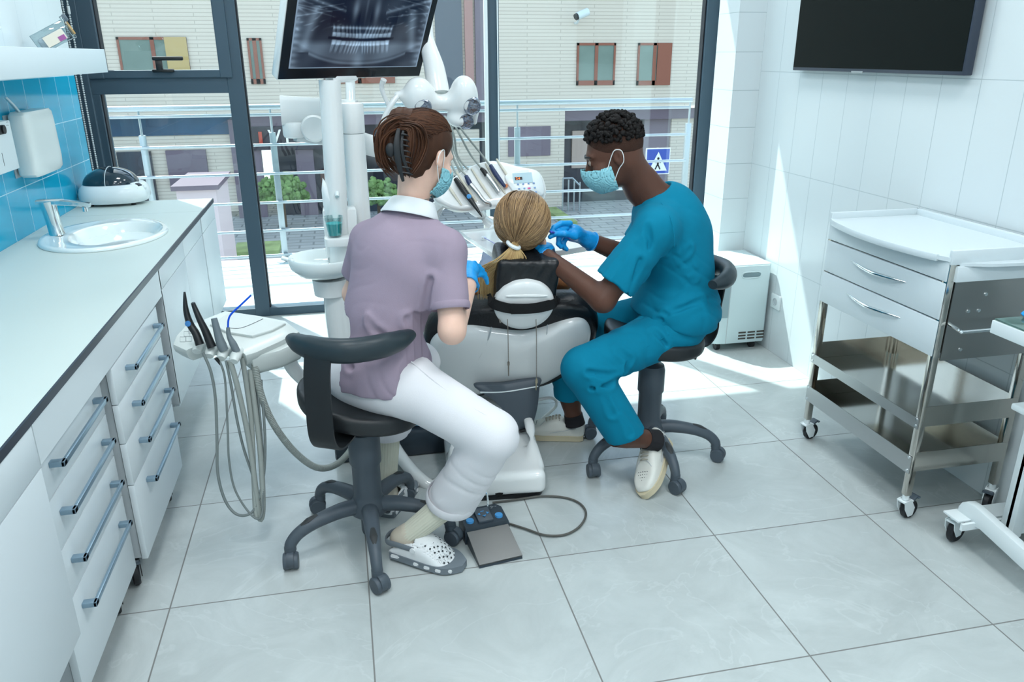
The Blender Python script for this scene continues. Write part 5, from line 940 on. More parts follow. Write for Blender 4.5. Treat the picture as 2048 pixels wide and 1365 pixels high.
# ================================================================== PEOPLE
def nz(v): v = np.array(v, float); return v / np.linalg.norm(v)
def axes(fwd, up=(0, 0, 1)):
    f = nz(fwd); r = nz(np.cross(f, up)); u = np.cross(r, f); return np.array([r, f, u])
def skin(name, rgb, sss=.12): return mat(name, rgb, .5, spec=.35, sss=sss, bump=.06, bscale=260, var=.05, vscale=18)
S_w = skin('fair_skin', (222, 184, 166)); S_m = skin('dark_skin', (88, 58, 46), .03); S_p = skin('light_skin', (214, 170, 148))
def headf(P, c, R, k=1.0):
    c = np.array(c, float); L = lambda x, y, z: c + np.array([x, y, z]) * k @ R
    d = ell(P, L(0, -.014, .028), (.076 * k, .096 * k, .090 * k), R)
    d = smin(d, ell(P, L(0, .024, -.025), (.062 * k, .070 * k, .088 * k), R), .03 * k)
    d = smin(d, ell(P, L(0, .048, -.082), (.040 * k, .040 * k, .030 * k), R), .03 * k)
    d = smin(d, ell(P, L(0, .076, .018), (.052 * k, .020 * k, .014 * k), R), .015 * k)
    for s in (-1, 1):
        d = smax(d, -ell(P, L(s * .032, .100, -.002), (.018 * k, .014 * k, .011 * k), R), .012 * k)
        d = smin(d, ell(P, L(s * .031, .082, -.004), (.0135 * k, .0125 * k, .0115 * k), R), .004 * k)
        d = smin(d, ell(P, L(s * .046, .062, -.035), (.022 * k, .024 * k, .02 * k), R), .02 * k)
    d = smin(d, cap(P, L(0, .088, .004), L(0, .108, -.032), .008 * k, .012 * k), .012 * k)
    d = smin(d, ell(P, L(0, .094, -.036), (.018 * k, .012 * k, .008 * k), R), .008 * k)
    d = smin(d, ell(P, L(0, .088, -.062), (.024 * k, .012 * k, .0065 * k), R), .006 * k)
    d = smin(d, ell(P, L(0, .085, -.072), (.020 * k, .012 * k, .0065 * k), R), .006 * k)
    for s in (-1, 1):
        Re = axes(np.array([s * .25, -1, .0]) @ R, np.array([0, -.25, 1]) @ R); e = ell(P, L(s * .079, -.010, -.012), (.009 * k, .019 * k, .031 * k), np.array([Re[0], Re[1], Re[2]]))
        e = smax(e, -ell(P, L(s * .087, -.004, -.008), (.007 * k, .010 * k, .016 * k), R), .004); d = smin(d, e, .006 * k)
    return d
def crease(P, px, y, w=.012, a=.008):
    pts = [np.array(at(u, v, 'y', y)) if len(q) == 2 else np.array(at(u, v, 'y', q[2])) for q in px for u, v in [q[:2]]]; d = 1e3
    lo, hi = np.min(pts, 0) - .2, np.max(pts, 0) + .2
    for i in range(len(pts) - 1): d = np.minimum(d, cap(P, pts[i], pts[i + 1], 0))
    return a * np.exp(-(d / w) ** 2) - a * .55 * np.exp(-((d - w * 1.9) / (w * 1.1)) ** 2)
def handf(P, wrist, palm_c, fingers, thumb, rf=.0088, rp=.03, Rp=None):
    """palm ellipsoid between wrist and knuckles, five finger chains"""
    d = smin(cap(P, wrist, palm_c, .030, .028), ell(P, palm_c, (.038, .038, .030)), .02)
    for ch in fingers:
        for i in range(len(ch) - 1): d = smin(d, cap(P, ch[i], ch[i + 1], rf * (1.08 - .07 * i), rf * (1.0 - .08 * i)), .0035)
    for i in range(len(thumb) - 1): d = smin(d, cap(P, thumb[i], thumb[i + 1], rf * (1.35 - .2 * i), rf * (1.2 - .2 * i)), .006)
    return d
def strands(c, R, rad, starts, end, n, r=.002, lift=.05, jit=.05, seed=0, tmax=1.0, spread=.0, k=11):
    """hair strands laid over an ellipsoid from a hairline towards a gathering point (unit directions in head axes)"""
    rs = np.random.RandomState(seed); gs = []; e = nz(end)
    for i in range(n):
        a = np.array(starts(rs), float); a = nz(a); b = nz(e + rs.randn(3) * spread); om = math.acos(np.clip(a @ b, -1, 1)); lf = lift * (.5 + rs.rand()); q = rs.randn() * jit; ax_ = nz(np.cross(a, b))
        pts = []
        for t in np.linspace(0, tmax, k):
            v = (math.sin((1 - t) * om) * a + math.sin(t * om) * b) / max(math.sin(om), 1e-3) + ax_ * q * math.sin(PI * t)
            v = nz(v) * (1 + lf * math.sin(PI * min(t * 1.0, 1)) * .35 + .012 * rs.rand()); pts.append(np.array(c) + (v * np.array(rad)) @ R)
        gs.append(tube(pts, [r * .5, r, r, r * .9], 5, smooth=False))
    return join(*gs)
def hairmat(name, rgb, rgb2, rough=.42):
    m = mat(name, rgb, rough, spec=.2); nt = m.node_tree; b = nt.nodes['Principled BSDF']; oi = nt.nodes.new('ShaderNodeNewGeometry'); mx = nt.nodes.new('ShaderNodeMix'); mx.data_type = 'RGBA'
    mx.inputs[6].default_value = s2l(rgb) + (1,); mx.inputs[7].default_value = s2l(rgb2) + (1,); nt.links.new(oi.outputs['Random Per Island'], mx.inputs[0]); nt.links.new(mx.outputs[2], b.inputs['Base Color']); return m
M_mask = mat('mask_blue', (136, 196, 208), .8, bump=.2, bscale=200); M_loop = mat('mask_loop', (226, 230, 230), .7)
M_lilac = mat('lilac_jersey', (152, 138, 154), .9, spec=.2, bump=.10, bscale=500); M_wpant = mat('white_trousers', (216, 216, 220), .85, bump=.08, bscale=400)
M_teal = mat('teal_scrubs', (0, 116, 146), .85, spec=.2, bump=.07, bscale=450); M_sock = mat('ribbed_sock', (202, 202, 186), .9)
M_ws = mat('white_leather', (216, 217, 210), .5, bump=.08, bscale=300); M_sole = mat('cream_sole', (200, 190, 162), .7)

# ------------------------------------------------ woman in lilac
wm_ = thing('person', 'woman with clipped-up brown hair in lilac polo and white trousers seated on the left stool', 'person', (.69, .22, .0))
Fw = nz((.64, .77, 0)); Rw = V3(.77, -.64, 0)
HW = V3(.868, .305, 1.305); RHW = axes(nz(V3(.766, .643, 0)) * .91 + V3(0, 0, -.41))
T1, T2, T3, T4 = V3(.685, .215, .62), V3(.705, .225, .78), V3(.765, .25, .96), V3(.795, .268, 1.065)
NBw = V3(.822, .283, 1.135)
ShR, ShL = T4 + Rw * .145 + V3(0, 0, -.034), T4 - Rw * .142 + V3(0, 0, -.034)
ElR = np.array(at(904, 662, 'y', .075)); WrR = np.array(at(938, 565, 'y', .30)); ElL, WrL = V3(.628, .44, .835), V3(.86, .62, .86)
KnR = np.array(at(985, 872, 'z', .495)); _h = np.array(at(785, 1100, 'z', .012)); _t = np.array(at(915, 1122, 'z', .03)); AnR = _h + nz((_t - _h) * V3(1, 1, 0)) * .066 + V3(0, 0, .075); KnL, AnL = V3(.84, .60, .50), np.array(at(770, 950, 'z', .14))
HiR, HiL = T1 + Rw * .085, T1 - Rw * .085
RT = np.array([Rw, Fw, V3(0, 0, 1)])
def wtorso(P, g=0.):
    d = ell(P, T1, (.165 + g, .125 + g, .12 + g), RT); d = smin(d, ell(P, T2, (.128 + g, .098 + g, .17 + g), RT), .07); d = smin(d, ell(P, T3, (.150 + g, .108 + g, .16 + g), RT), .06)
    d = smin(d, cap(P, NBw + V3(-.01, 0, -.03), ShR - Rw * .02, .052 + g), .045); return smin(d, cap(P, NBw + V3(-.01, 0, -.03), ShL + Rw * .02, .052 + g), .045)
def wskin(P):
    d = headf(P, HW, RHW, .96); d = smin(d, cap(P, HW + (V3(0, -.030, -.055)) @ RHW, NBw, .046, .050), .03); d = smin(d, wtorso(P, -.02), .05)
    for S_, E_, W_ in ((ShR, ElR, WrR), (ShL, ElL, WrL)): d = smin(d, smin(cap(P, S_, E_, .044, .038), cap(P, E_, W_, .041, .027), .018), .03)
    return d
part(wm_, 'body', bsp(wskin, (.50, .0, .55), (1.08, .75, 1.48), .0052, 1), S_w)
# face mask and loops
def wl_(x, y, z): return HW + np.array([x, y, z]) * .96 @ RHW
def maskf(c, R, k):
    L = lambda x, y, z: np.array(c) + np.array([x, y, z]) * k @ R
    def f(P):
        q = (P - np.array(c, np.float32)) @ R.T.astype(np.float32) / k; x, y, z = q[..., 0], q[..., 1], q[..., 2]
        o = ell(q, (0, .040, -.052), (.070, .082, .078)); o = smin(o, ell(q, (0, .10, -.035), (.026, .024, .035)), .03)
        sh = np.abs(o) - .0018 + .0012 * np.sin(z * 420) * 0; cut = smax(smax(z - (-.012 + .25 * np.maximum(np.abs(x) - .0, 0) * -1.0), -(z + .118 + .0), .004), .022 - y + .25 * np.maximum(z + .03, 0), .004)
        return smax(sh, cut, .002) * k
    return f
part(wm_, 'face_mask', bsp(maskf(HW, RHW, .97), HW - .17, HW + .17, .0036, 0), M_mask)
[part(wm_, 'mask_loop', gg, M_loop) for gg in [tube([wl_(s * .066, .030, -.040), wl_(s * .080, .004, .010), wl_(s * .086, -.014, .014), wl_(s * .088, -.026, -.010), wl_(s * .082, -.014, -.040), wl_(s * .068, .026, -.080)], .0014, 6) for s in (1, -1)]]
# hair
H_w = hairmat('auburn_hair', (88, 56, 38), (50, 33, 26), .5)
def whair(P):
    q = (P - HW.astype(np.float32)) @ RHW.T.astype(np.float32); x, y, z = q[..., 0], q[..., 1], q[..., 2]
    d = ell(q, (0, -.020, .034), (.083, .102, .097)); d = smax(d, (.80 * y - .60 * z - .022 + .25 * np.maximum(.05 - np.abs(x), 0)), .012); d = smin(d, ell(q, (0, -.052, -.048), (.056, .052, .056)), .03); d = smax(d, -(z + .090 + .3 * (y + .05)), .012)
    d = smax(d, -ell(q, (.079, .002, -.018), (.02, .026, .036)), .008); d = smax(d, -ell(q, (-.079, .002, -.018), (.02, .026, .036)), .008)
    bun = smin(ell(q, (-.022, -.110, .028), (.046, .036, .070)), ell(q, (-.028, -.092, .070), (.036, .036, .030)), .03); bun = smin(bun, ell(q, (.012, -.098, -.018), (.034, .030, .042)), .02)
    return smin(d, bun, .02) + .0016 * np.sin(x * 300 + y * 140 + z * 60)
h_ = part(wm_, 'hair', bsp(whair, HW - .21, HW + .21, .005, 1), H_w)
def wstart(rs):
    a = rs.rand() * 2 * PI
    t = rs.rand(); s = 1 if rs.rand() < .62 else -1
    return (s * (.75 + .25 * rs.rand()), .75 - 1.2 * t, .85 * (1 - t) ** .6 - .05) if rs.rand() < .7 else (s * (.6 * rs.rand() + .2), -.55 - .2 * rs.rand(), -.75)
part(h_, 'hair_strands', strands(HW + V3(0, -.020, .030) @ RHW, RHW, (.085, .104, .099), wstart, (-.12, -1.0, .18), 420, .0017, .10, .10, 1, .92, .12), H_w)
# twisted tail: C-shaped locks falling left of the clip and a coil on its right
gs = []; rs = np.random.RandomState(5)
for i in range(90):
    a = rs.rand(); b = rs.rand(); o = .018 * rs.randn(3); pw = lambda u, v, y: np.array(at(u, v, 'y', y)) + o * .5
    gs.append(tube([pw(812 + 8 * a, 246, .22), pw(790, 243 + 10 * b, .185), pw(771 - 8 * a, 258 + 10 * b, .17), pw(763 - 6 * a, 285, .165), pw(766 - 2 * a, 312 + 10 * b, .17), pw(778 + 8 * b, 334 + 8 * b, .18)], [.001, .0022, .0024, .002, .0016, .0006], 5, k=4))
for i in range(130):
    a = i / 130.; b = rs.rand(); o = .004 * rs.randn(3); y0 = .155 + .02 * b; ww = 10 + 34 * a; pw = lambda u, v, y: np.array(at(u, v, 'y', y)) + o
    gs.append(tube([pw(800 + 6 * a, 256 - 10 * a, y0 + .01), pw(812 + ww * .6, 258 - 4 * a, y0), pw(808 + ww, 286, y0 - .008 + .03 * a), pw(806 + ww * .8, 320, y0 + .02 * a), pw(808 + ww * .3, 348, y0 + .01)], [.0012, .0022, .0024, .0022, .0014], 5, k=4))
part(h_, 'twisted_tail', join(*gs), H_w)
M_clip = mat('matte_black_clip', (26, 30, 34), .55)
cl = lambda u, v, y: np.array(at(u, v, 'y', y))
part(h_, 'claw_clip', join(bar([cl(797, 258, .150), cl(793, 290, .135), cl(797, 325, .135), cl(806, 362, .15)], [.010, .017, .016, .008], .010, up=(0, -1, 0), bev=.4), bar([cl(806, 262, .150), cl(803, 292, .138), cl(808, 322, .138), cl(820, 350, .15)], [.008, .010, .010, .007], .009, up=(0, -1, 0), bev=.4),
     sph(cl(781, 300, .140), (.014, .010, .020), 14, 10), *[tube([cl(803 + .2 * i * i * .1, 268 + 11 * i, .140), cl(813 + i * .8, 270 + 11 * i, .138), cl(817 + i * 1.2, 273 + 11 * i, .15)], [.003, .0025, .0012], 6) for i in range(8)]), M_clip)
# polo shirt
hemz = .60
def wshirt(P):
    d = wtorso(P, .010); hem = ell(P, T1 + V3(.0, -.0, .02), (.185, .15, .12), RT); d = smin(d, hem, .05)
    d = smin(d, smin(cap(P, ShR, ShR * .28 + ElR * .72, .058, .060), cap(P, ShR - Rw * .04, ShR, .062), .03), .03)
    d = smin(d, cap(P, ShL, ShL * .35 + ElL * .65, .062, .062), .03)
    ax = nz(ElR - ShR); d = smax(d, -(cap(P, ShR + ax * .24, ElR + ax * .1, .0495)), .006) if False else d
    d = smax(d, plane(P, ShR * .28 + ElR * .72, ax) * (np.abs(plane(P, ShR, Rw)) < .11) - 1 * (plane(P, ShR - Rw * .055, Rw) < 0), .003)
    a2 = nz(ElL - ShL); d = smax(d, np.where(plane(P, ShL + Rw * .05, -Rw) > 0, plane(P, ShL * .35 + ElL * .65, a2), -1), .003)
    d = smax(d, -(P[..., 2] - hemz - .10 * (P[..., 0] - .75) * 0 - .25 * np.maximum(plane(P, T1 - Fw * .02, -Fw) - .08, 0)), .004)
    d = smax(d, plane(P, NBw + V3(-.01, 0, .012), (.28, .22, .93)), .01)
    lo = np.clip((.85 - P[..., 2]) / .25, 0, 1)
    d = d + folds(P, [((18, 10, 42), .0085), ((-14, 22, 34), .006), ((30, -10, 22), .004)], 1) * (.25 + .9 * lo) * .9
    for ln in ([(700, 600), (745, 660), (800, 690)], [(690, 690), (740, 722), (820, 728), (860, 700)], [(700, 735), (770, 762), (850, 748)], [(862, 560), (850, 620), (862, 690)], [(740, 545), (735, 600), (720, 650)], [(815, 640), (840, 690), (862, 705)], [(770, 690), (812, 712), (858, 680)]): d = d + crease(P, ln, .11, .010, .0095)
    return d
sw = part(wm_, 'polo_shirt', bsp(wshirt, (.46, .0, .56), (1.04, .62, 1.2), .0052, 1), M_lilac)
def ringpath(c, ax, r, n=20, u=None): A = axes(ax, (0.3, .9, .2)); return [np.array(c) + r * (math.cos(t) * A[0] + math.sin(t) * A[2]) for t in np.linspace(0, 2 * PI, n, endpoint=False)]
axR = nz(ElR - ShR); part(sw, 'sleeve_cuff', bar(ringpath(ShR + (ElR - ShR) * .69, axR, .0655), .024, .006, up=tuple(axR), closed=True, k=3) if False else tube(ringpath(ShR + (ElR - ShR) * .69, axR, .0585), .0035, 8, closed=True, k=3, r2=.012, up=tuple(axR)), M_lilac)
ca = nz((.30, .24, .93)); cA = axes(ca, tuple(Fw)); 
def cring(r1, r2, off): return np.array([NBw + V3(-.004, -.002, 0) + ca * off + Rw * r1 * math.cos(t) + nz(Fw - ca * (Fw @ ca)) * (r2 * math.sin(t) - .004) for t in np.linspace(0, 2 * PI, 40, endpoint=False)])
part(sw, 'collar', rings([cring(.062, .062, .030), cring(.066, .066, .034), cring(.070, .070, .030), cring(.094, .088, -.014), cring(.092, .086, -.018), cring(.066, .066, .008), cring(.060, .060, .026)], closed=True), mat('white_collar', (226, 230, 232), .85), angle=70)
part(wm_, 'necklace', tube([NBw + ca * .045 + .0545 * (math.cos(t) * Rw + math.sin(t) * Fw) for t in np.linspace(0, 2 * PI, 24, endpoint=False)], .0014, 5, closed=True, k=2), M_brass)
# trousers
HmR = np.array(at(902, 1003, 'z', .205)); HmL = np.array(at(776, 868, 'z', .27))
def wpants(P):
    d = smin(ell(P, T1 + V3(0, 0, -.01), (.172, .132, .115), RT), cap(P, HiR, KnR, .098, .080), .06); d = smin(d, cap(P, HiL, KnL, .098, .080), .06)
    sh = cap(P, KnR, HmR, .078, .083); d = smin(d, sh, .02); d = smin(d, cap(P, KnL, HmL, .078, .074), .03)
    aR = nz(HmR - KnR); d = smax(d, np.where(np.linalg.norm(P - HmR.astype(np.float32), axis=-1) < .2, plane(P, HmR, aR + V3(.12, 0, -.3)), -1), .003); aL = nz(HmL - KnL); d = smax(d, np.where(np.linalg.norm(P - HmL.astype(np.float32), axis=-1) < .14, plane(P, HmL, V3(0, 0, -1)), -1), .003)
    d = smax(d, P[..., 2] - .70, .01)
    kn = np.exp(-(np.linalg.norm(P - (KnR + V3(-.07, .07, -.05)).astype(np.float32), axis=-1) / .09) ** 2)
    d = d + folds(P, [((30, -12, 40), .005), ((14, 34, -28), .004)], 3) + folds(P, [((10, 20, 70), .006)], 5) * kn
    for ln, y in (([(915, 880), (950, 893), (1000, 880)], .02), ([(925, 905), (960, 902), (990, 915)], .03), ([(930, 930), (905, 970), (890, 1000)], .06)): d = d + crease(P, ln, y, .010, .011)
    return d
tr_ = part(wm_, 'trousers', bsp(wpants, (.48, -.18, .17), (1.14, .78, .73), .0058, 1), M_wpant)
aR = nz(nz(HmR - KnR) + V3(.12, 0, -.3)); part(tr_, 'turn_up', tube(ringpath(HmR - aR * .014, aR, .0835), .0035, 8, closed=True, k=3, r2=.017, up=tuple(aR)), M_wpant)
part(tr_, 'turn_up', tube(ringpath(HmL + V3(0, 0, .015), (0, 0, 1), .0745), .003, 8, closed=True, k=3, r2=.017, up=(0, 0, 1)), M_wpant)
part(tr_, 'side_seam', tube([HiR + V3(.03, -.055, .085), (HiR + KnR) / 2 + V3(.02, -.06, .062), KnR + V3(.015, -.045, .062), KnR + V3(.05, -.045, .02)], .0022, 6), M_wpant)
# socks and clogs
def ribbed(a, b, r0, r1, n=54, m=26):
    a, b = np.array(a), np.array(b); A = axes(b - a, (.3, .8, .1)); rs_ = []
    for i in range(m):
        t = i / (m - 1); r = r0 + (r1 - r0) * t; th = np.linspace(0, 2 * PI, n * 2, endpoint=False); rr = r + .0013 * (np.arange(n * 2) % 4 < 2); rs_.append(a + (b - a) * t + rr[:, None] * (np.outer(np.cos(th), A[0]) + np.outer(np.sin(th), A[2])))
    return rings(rs_)
part(wm_, 'sock', ribbed(HmR + V3(.02, -.02, .03), AnR, .046, .037), M_sock); part(wm_, 'sock', ribbed(HmL + V3(0, 0, .02), AnL + V3(0, 0, -.03), .046, .040), M_sock)
M_cg = mat('clog_white', (222, 226, 228), .6); M_cgr = mat('clog_grey', (112, 122, 130), .6)
def clog(par_, heel, toe, roll, tilt):
    hx_ = nz(V3(toe[0] - heel[0], toe[1] - heel[1], 0)); hy_ = V3(-hx_[1], hx_[0], 0); ex = nz(hx_ * math.cos(tilt) - V3(0, 0, math.sin(tilt))); ez = np.cross(ex, hy_); O = np.array(heel)
    T_ = lambda g: frame(g, O, ex, hy_, ez)
    w = lambda x: .036 + .014 * np.clip(x / .16, 0, 1) - .035 * np.clip((x - .20) / .06, 0, 1) ** 2
    def foot(P): x, y, z = P[..., 0], P[..., 1], P[..., 2]; return smin(smin(ell(P, (.05, 0, .055), (.05, .032, .038)), ell(P, (.12, 0, .040), (.09, .034, .022)), .03), cap(P, (.045, 0, .055), (.066, 0, .088), .036, .034), .03)
    f_ = part(par_, 'stocking_foot', T_(bsp(foot, (-.01, -.06, 0), (.26, .06, .14), .006, 1)), mat('nude_stocking', (196, 188, 172), .6))
    def up(P):
        x, y, z = P[..., 0], P[..., 1], P[..., 2]; wy = np.abs(y) - (w(x) + .006)
        top = z - (.088 - .75 * np.maximum(x - .13, 0) ** 1.5 * 4 - .10 * np.maximum(.14 - x, 0)); top = z - np.where(x > .10, .092 - 6.0 * np.maximum(x - .12, 0) ** 2 - 9 * y ** 2, .03 + .6 * np.maximum(x - .0, 0))
        d = smax(smax(smax(wy, top, .022), .012 - z, .004), x - .262, .03); d = smax(d, -x + .0, .02)
        inner = smax(np.abs(y) - (w(x) - .004), smax(z - np.where(x > .10, .085 - 6 * np.maximum(x - .12, 0) ** 2 - 9 * y ** 2, .5), .02 - z, .01), .01); inner = smax(inner, x - .235, .01); return smax(d, -inner, .003)
    u_ = part(par_, 'clog', T_(bsp(up, (-.03, -.08, -.005), (.29, .08, .13), .0045, 1)), M_cg)
    sole = [(x, s * (w(x) + .009)) for s, xs in ((-1, np.linspace(-.004, .262, 16)), (1, np.linspace(.262, -.004, 16))) for x in xs]
    sole[0] = (.008, -.028); sole[15] = (.268, -.018); sole[16] = (.268, .018); sole[31] = (.008, .028)
    part(u_, 'sole', T_(join(prism(sole, 0, .024), )), M_cgr, angle=50)
    part(u_, 'heel_strap', T_(bar([(.105, -.048, .062), (.06, -.050, .060), (.0, -.040, .052), (-.022, 0, .050), (.0, .040, .052), (.06, .050, .060), (.105, .048, .062)], .012, .004, up=(0, 0, 1), bev=.3) if False else tube([(.108, -.049, .060), (.05, -.047, .062), (.0, -.036, .056), (-.016, 0, .054), (.0, .036, .056), (.05, .047, .062), (.108, .049, .060)], .003, 8, r2=.011, up=(0, 0, 1))), M_cgr)
    part(u_, 'rivet', T_(join(cyl((.105, -.048, .060), (.105, -.056, .060), .009, n=14), cyl((.105, .048, .060), (.105, .056, .060), .009, n=14))), M_cg)
    hs = []
    for i in range(7):
        for j in range(-3, 4):
            x = .135 + .017 * i + (.008 if j % 2 else 0); y = j * .0115; 
            if abs(y) > w(x) - .010 or x > .245: continue
            z = .092 - 6.0 * max(x - .12, 0) ** 2 - 9 * y * y; hs.append(xf(lathe([(0, -.004), (.0036, -.004), (.0036, .0008), (0, .0012)], 9), (x, y, z - .0015), (math.atan(18 * y) * -1, math.atan(12 * max(x - .12, 0)), 0)))
    part(u_, 'vent_holes', T_(join(*hs)), mat('hole_dark', (60, 66, 70), .8)); part(u_, 'side_port', T_(join(*[cbox((x, -(w(x) + .0085), z), (l, .004, .011), .004, (0, 0, .09)) for x, z, l in ((.045, .016, .045), (.12, .013, .022), (.16, .013, .022), (.20, .013, .02), (.235, .013, .018))])), M_cg)
clog(wm_, np.array(at(785, 1100, 'z', .012)) + V3(.0, 0, 0), at(915, 1122, 'z', .03), 0, .03)
clog(wm_, V3(.66, .36, .0), V3(.78, .58, 0), 0, 0)
# gloves
def glove(par_, nm, fn, lo, hi, cuff=None, label=None):
    g = part(par_, nm, bsp(fn, lo, hi, .0032, 1), M_nit, label=label)
    if cuff is not None: c, ax, r = cuff; part(g, 'glove_cuff', tube(ringpath(c, ax, r, 16), .0022, 6, closed=True, k=2), M_nit)
    return g
G = lambda u, v, y: np.array(at(u, v, 'y', y))
kn = [G(938, 528, .44), G(946, 534, .45), G(951, 542, .46), G(954, 551, .46)]; pc = G(936, 541, .40)
fg = [[k_, k_ + V3(.022, .02, -.004), k_ + V3(.038, .03, -.022), k_ + V3(.042, .034, -.040)] for k_ in kn]
glove(wm_, 'glove', lambda P: handf(P, WrR, pc, fg, [G(930, 548, .40), G(948, 562, .42), G(955, 572, .44)]), WrR + V3(-.08, -.06, -.10), WrR + V3(.16, .24, .14), (WrR + V3(-.002, -.012, -.006), WrR - ElR, .0325))
WL2 = WrL; glove(wm_, 'glove', lambda P: handf(P, WL2, WL2 + V3(.06, .02, .02), [[WL2 + V3(.09, .02 + .016 * j, .03 - .004 * j), WL2 + V3(.125, .015 + .016 * j, .035 - .004 * j), WL2 + V3(.145, .005 + .016 * j, .015)] for j in range(-1, 3)], [WL2 + V3(.05, -.02, .03), WL2 + V3(.08, -.035, .045), WL2 + V3(.105, -.03, .045)]), WL2 - .12, WL2 + .2)

# ------------------------------------------------ man in teal scrubs
mn = thing('person', 'man with short curly black hair in teal scrubs and mask seated on the right stool', 'person', (1.86, .6, 0))
Fm = nz((-.93, .37, 0)); Rm = nz((.37, .93, 0)); RTm = np.array([Rm, Fm, V3(0, 0, 1)])
HM = np.array(at(1228, 305, 'y', .60)) + V3(0, 0, 0); RHM = axes(nz(V3(-.955, .295, 0)) * .93 + V3(0, 0, -.36))
M1, M2, M3, M4 = V3(1.865, .60, .63), V3(1.875, .60, .79), V3(1.825, .605, .95), V3(1.775, .61, 1.035)
NBm = np.array(at(1285, 362, 'y', .62)) + V3(.0, 0, -.02)
SmL, SmR = M4 - Rm * .175 + V3(-.01, 0, -.03), M4 + Rm * .175 + V3(.0, 0, -.03)
EmL = V3(1.505, .435, .755); WmL = V3(1.335, .64, .885); EmR = V3(1.735, .76, .82); WmR = np.array(at(1176, 480, 'y', .74))
KmL = np.array(at(1168, 738, 'z', .50)); AmL = np.array(at(1300, 880, 'z', .185)); KmR = V3(1.47, .82, .49); AmR = np.array(at(1148, 838, 'z', .10))
def mtorso(P, g=0.):
    sp = nz(M3 - M2); d = ell(P, M1, (.17 + g, .135 + g, .13 + g), RTm); d = smin(d, ell(P, M2, (.150 + g, .115 + g, .17 + g), RTm), .08); d = smin(d, ell(P, M3, (.168 + g, .118 + g, .155 + g), RTm), .07)
    d = smin(d, cap(P, SmL + Rm * .05, SmR - Rm * .05, .062 + g), .06); return smin(d, cap(P, M4 + V3(.02, 0, 0), M3 + V3(.05, 0, 0), .09 + g, .08 + g), .06)
def mskin(P):
    d = headf(P, HM, RHM, 1.03); d = smin(d, cap(P, HM + V3(0, -.035, -.045) @ RHM, NBm, .058, .062), .03); d = smin(d, cap(P, NBm, M4 + V3(.02, 0, .0), .060, .075), .04); d = smin(d, mtorso(P, -.02), .05)
    d = smin(d, smin(cap(P, SmL, EmL, .052, .043), cap(P, EmL, WmL, .046, .029), .02), .03); return smin(d, smin(cap(P, SmR, EmR, .052, .043), cap(P, EmR, WmR, .046, .029), .02), .03)
part(mn, 'body', bsp(mskin, (1.24, .32, .56), (2.06, .98, 1.44), .0056, 1), S_m)
part(mn, 'face_mask', bsp(maskf(HM, RHM, 1.06), HM - .18, HM + .18, .0036, 0), M_mask)
ml_ = lambda x, y, z: HM + np.array([x, y, z]) * 1.03 @ RHM
[part(mn, 'mask_loop', gg, M_loop) for gg in [tube([ml_(s * .070, .040, -.040), ml_(s * .078, .012, .000), ml_(s * .085, -.006, .016), ml_(s * .091, -.026, .006), ml_(s * .088, -.022, -.028), ml_(s * .078, .002, -.050), ml_(s * .068, .030, -.085)], .0016, 6) for s in (1, -1)]]
for s in (-1, 1):
    e = part(mn, 'eye', sph(ml_(s * .031, .0855, -.003), .0115, 14, 10), mat('eye_white', (150, 136, 126), .2)); part(e, 'iris', sph(ml_(s * .031, .094, -.006), .0052, 10, 8), M_black); part(mn, 'eyebrow', tube([ml_(s * .012, .100, .016), ml_(s * .030, .098, .022), ml_(s * .052, .082, .018)], [.003, .0038, .002], 8), M_black)
M_curl = mat('black_curls', (20, 18, 18), .75, spec=.25); M_fade = mat('short_fade_hair', (64, 44, 36), .85, spec=.2, bump=.6, bscale=420)
def fadef(P):
    q = (P - HM.astype(np.float32)) @ RHM.T.astype(np.float32) / 1.03; x, y, z = q[..., 0], q[..., 1], q[..., 2]
    d = ell(q, (0, -.014, .028), (.0785, .0985, .0925)); d = smax(d, y - (.062 + .0 * z) - .6 * np.maximum(z - .03, 0), .01); d = smax(d, .006 + .10 * 0 - z - .35 * np.maximum(-y - .01, 0) * 1.2 + .15 * np.maximum(y, 0), .004); return d * 1.03
hm_ = part(mn, 'hair', bsp(fadef, HM - .16, HM + .19, .005, 1), M_fade)
rs = np.random.RandomState(11); gs = []
for i in range(1500):
    v = nz(rs.randn(3))
    if v[2] < .12 + .30 * max(v[1], 0) - .22 * max(-v[1], 0) or (v[1] > .82): continue
    p = np.array([0, -.014, .030]) + v * np.array([.079, .099, .097]) * (1.0 + .11 * rs.rand() * min(1, (v[2] + .1) * 2.2)); s = .0062 + .0045 * rs.rand()
    gs.append(xf(sph((0, 0, 0), (s, s * .8, s * 1.2), 6, 5), HM + p * 1.03 @ RHM, (rs.rand() * 3, rs.rand() * 3, rs.rand() * 3)))
part(hm_, 'curls', join(*gs), M_curl, smooth=True, angle=80)
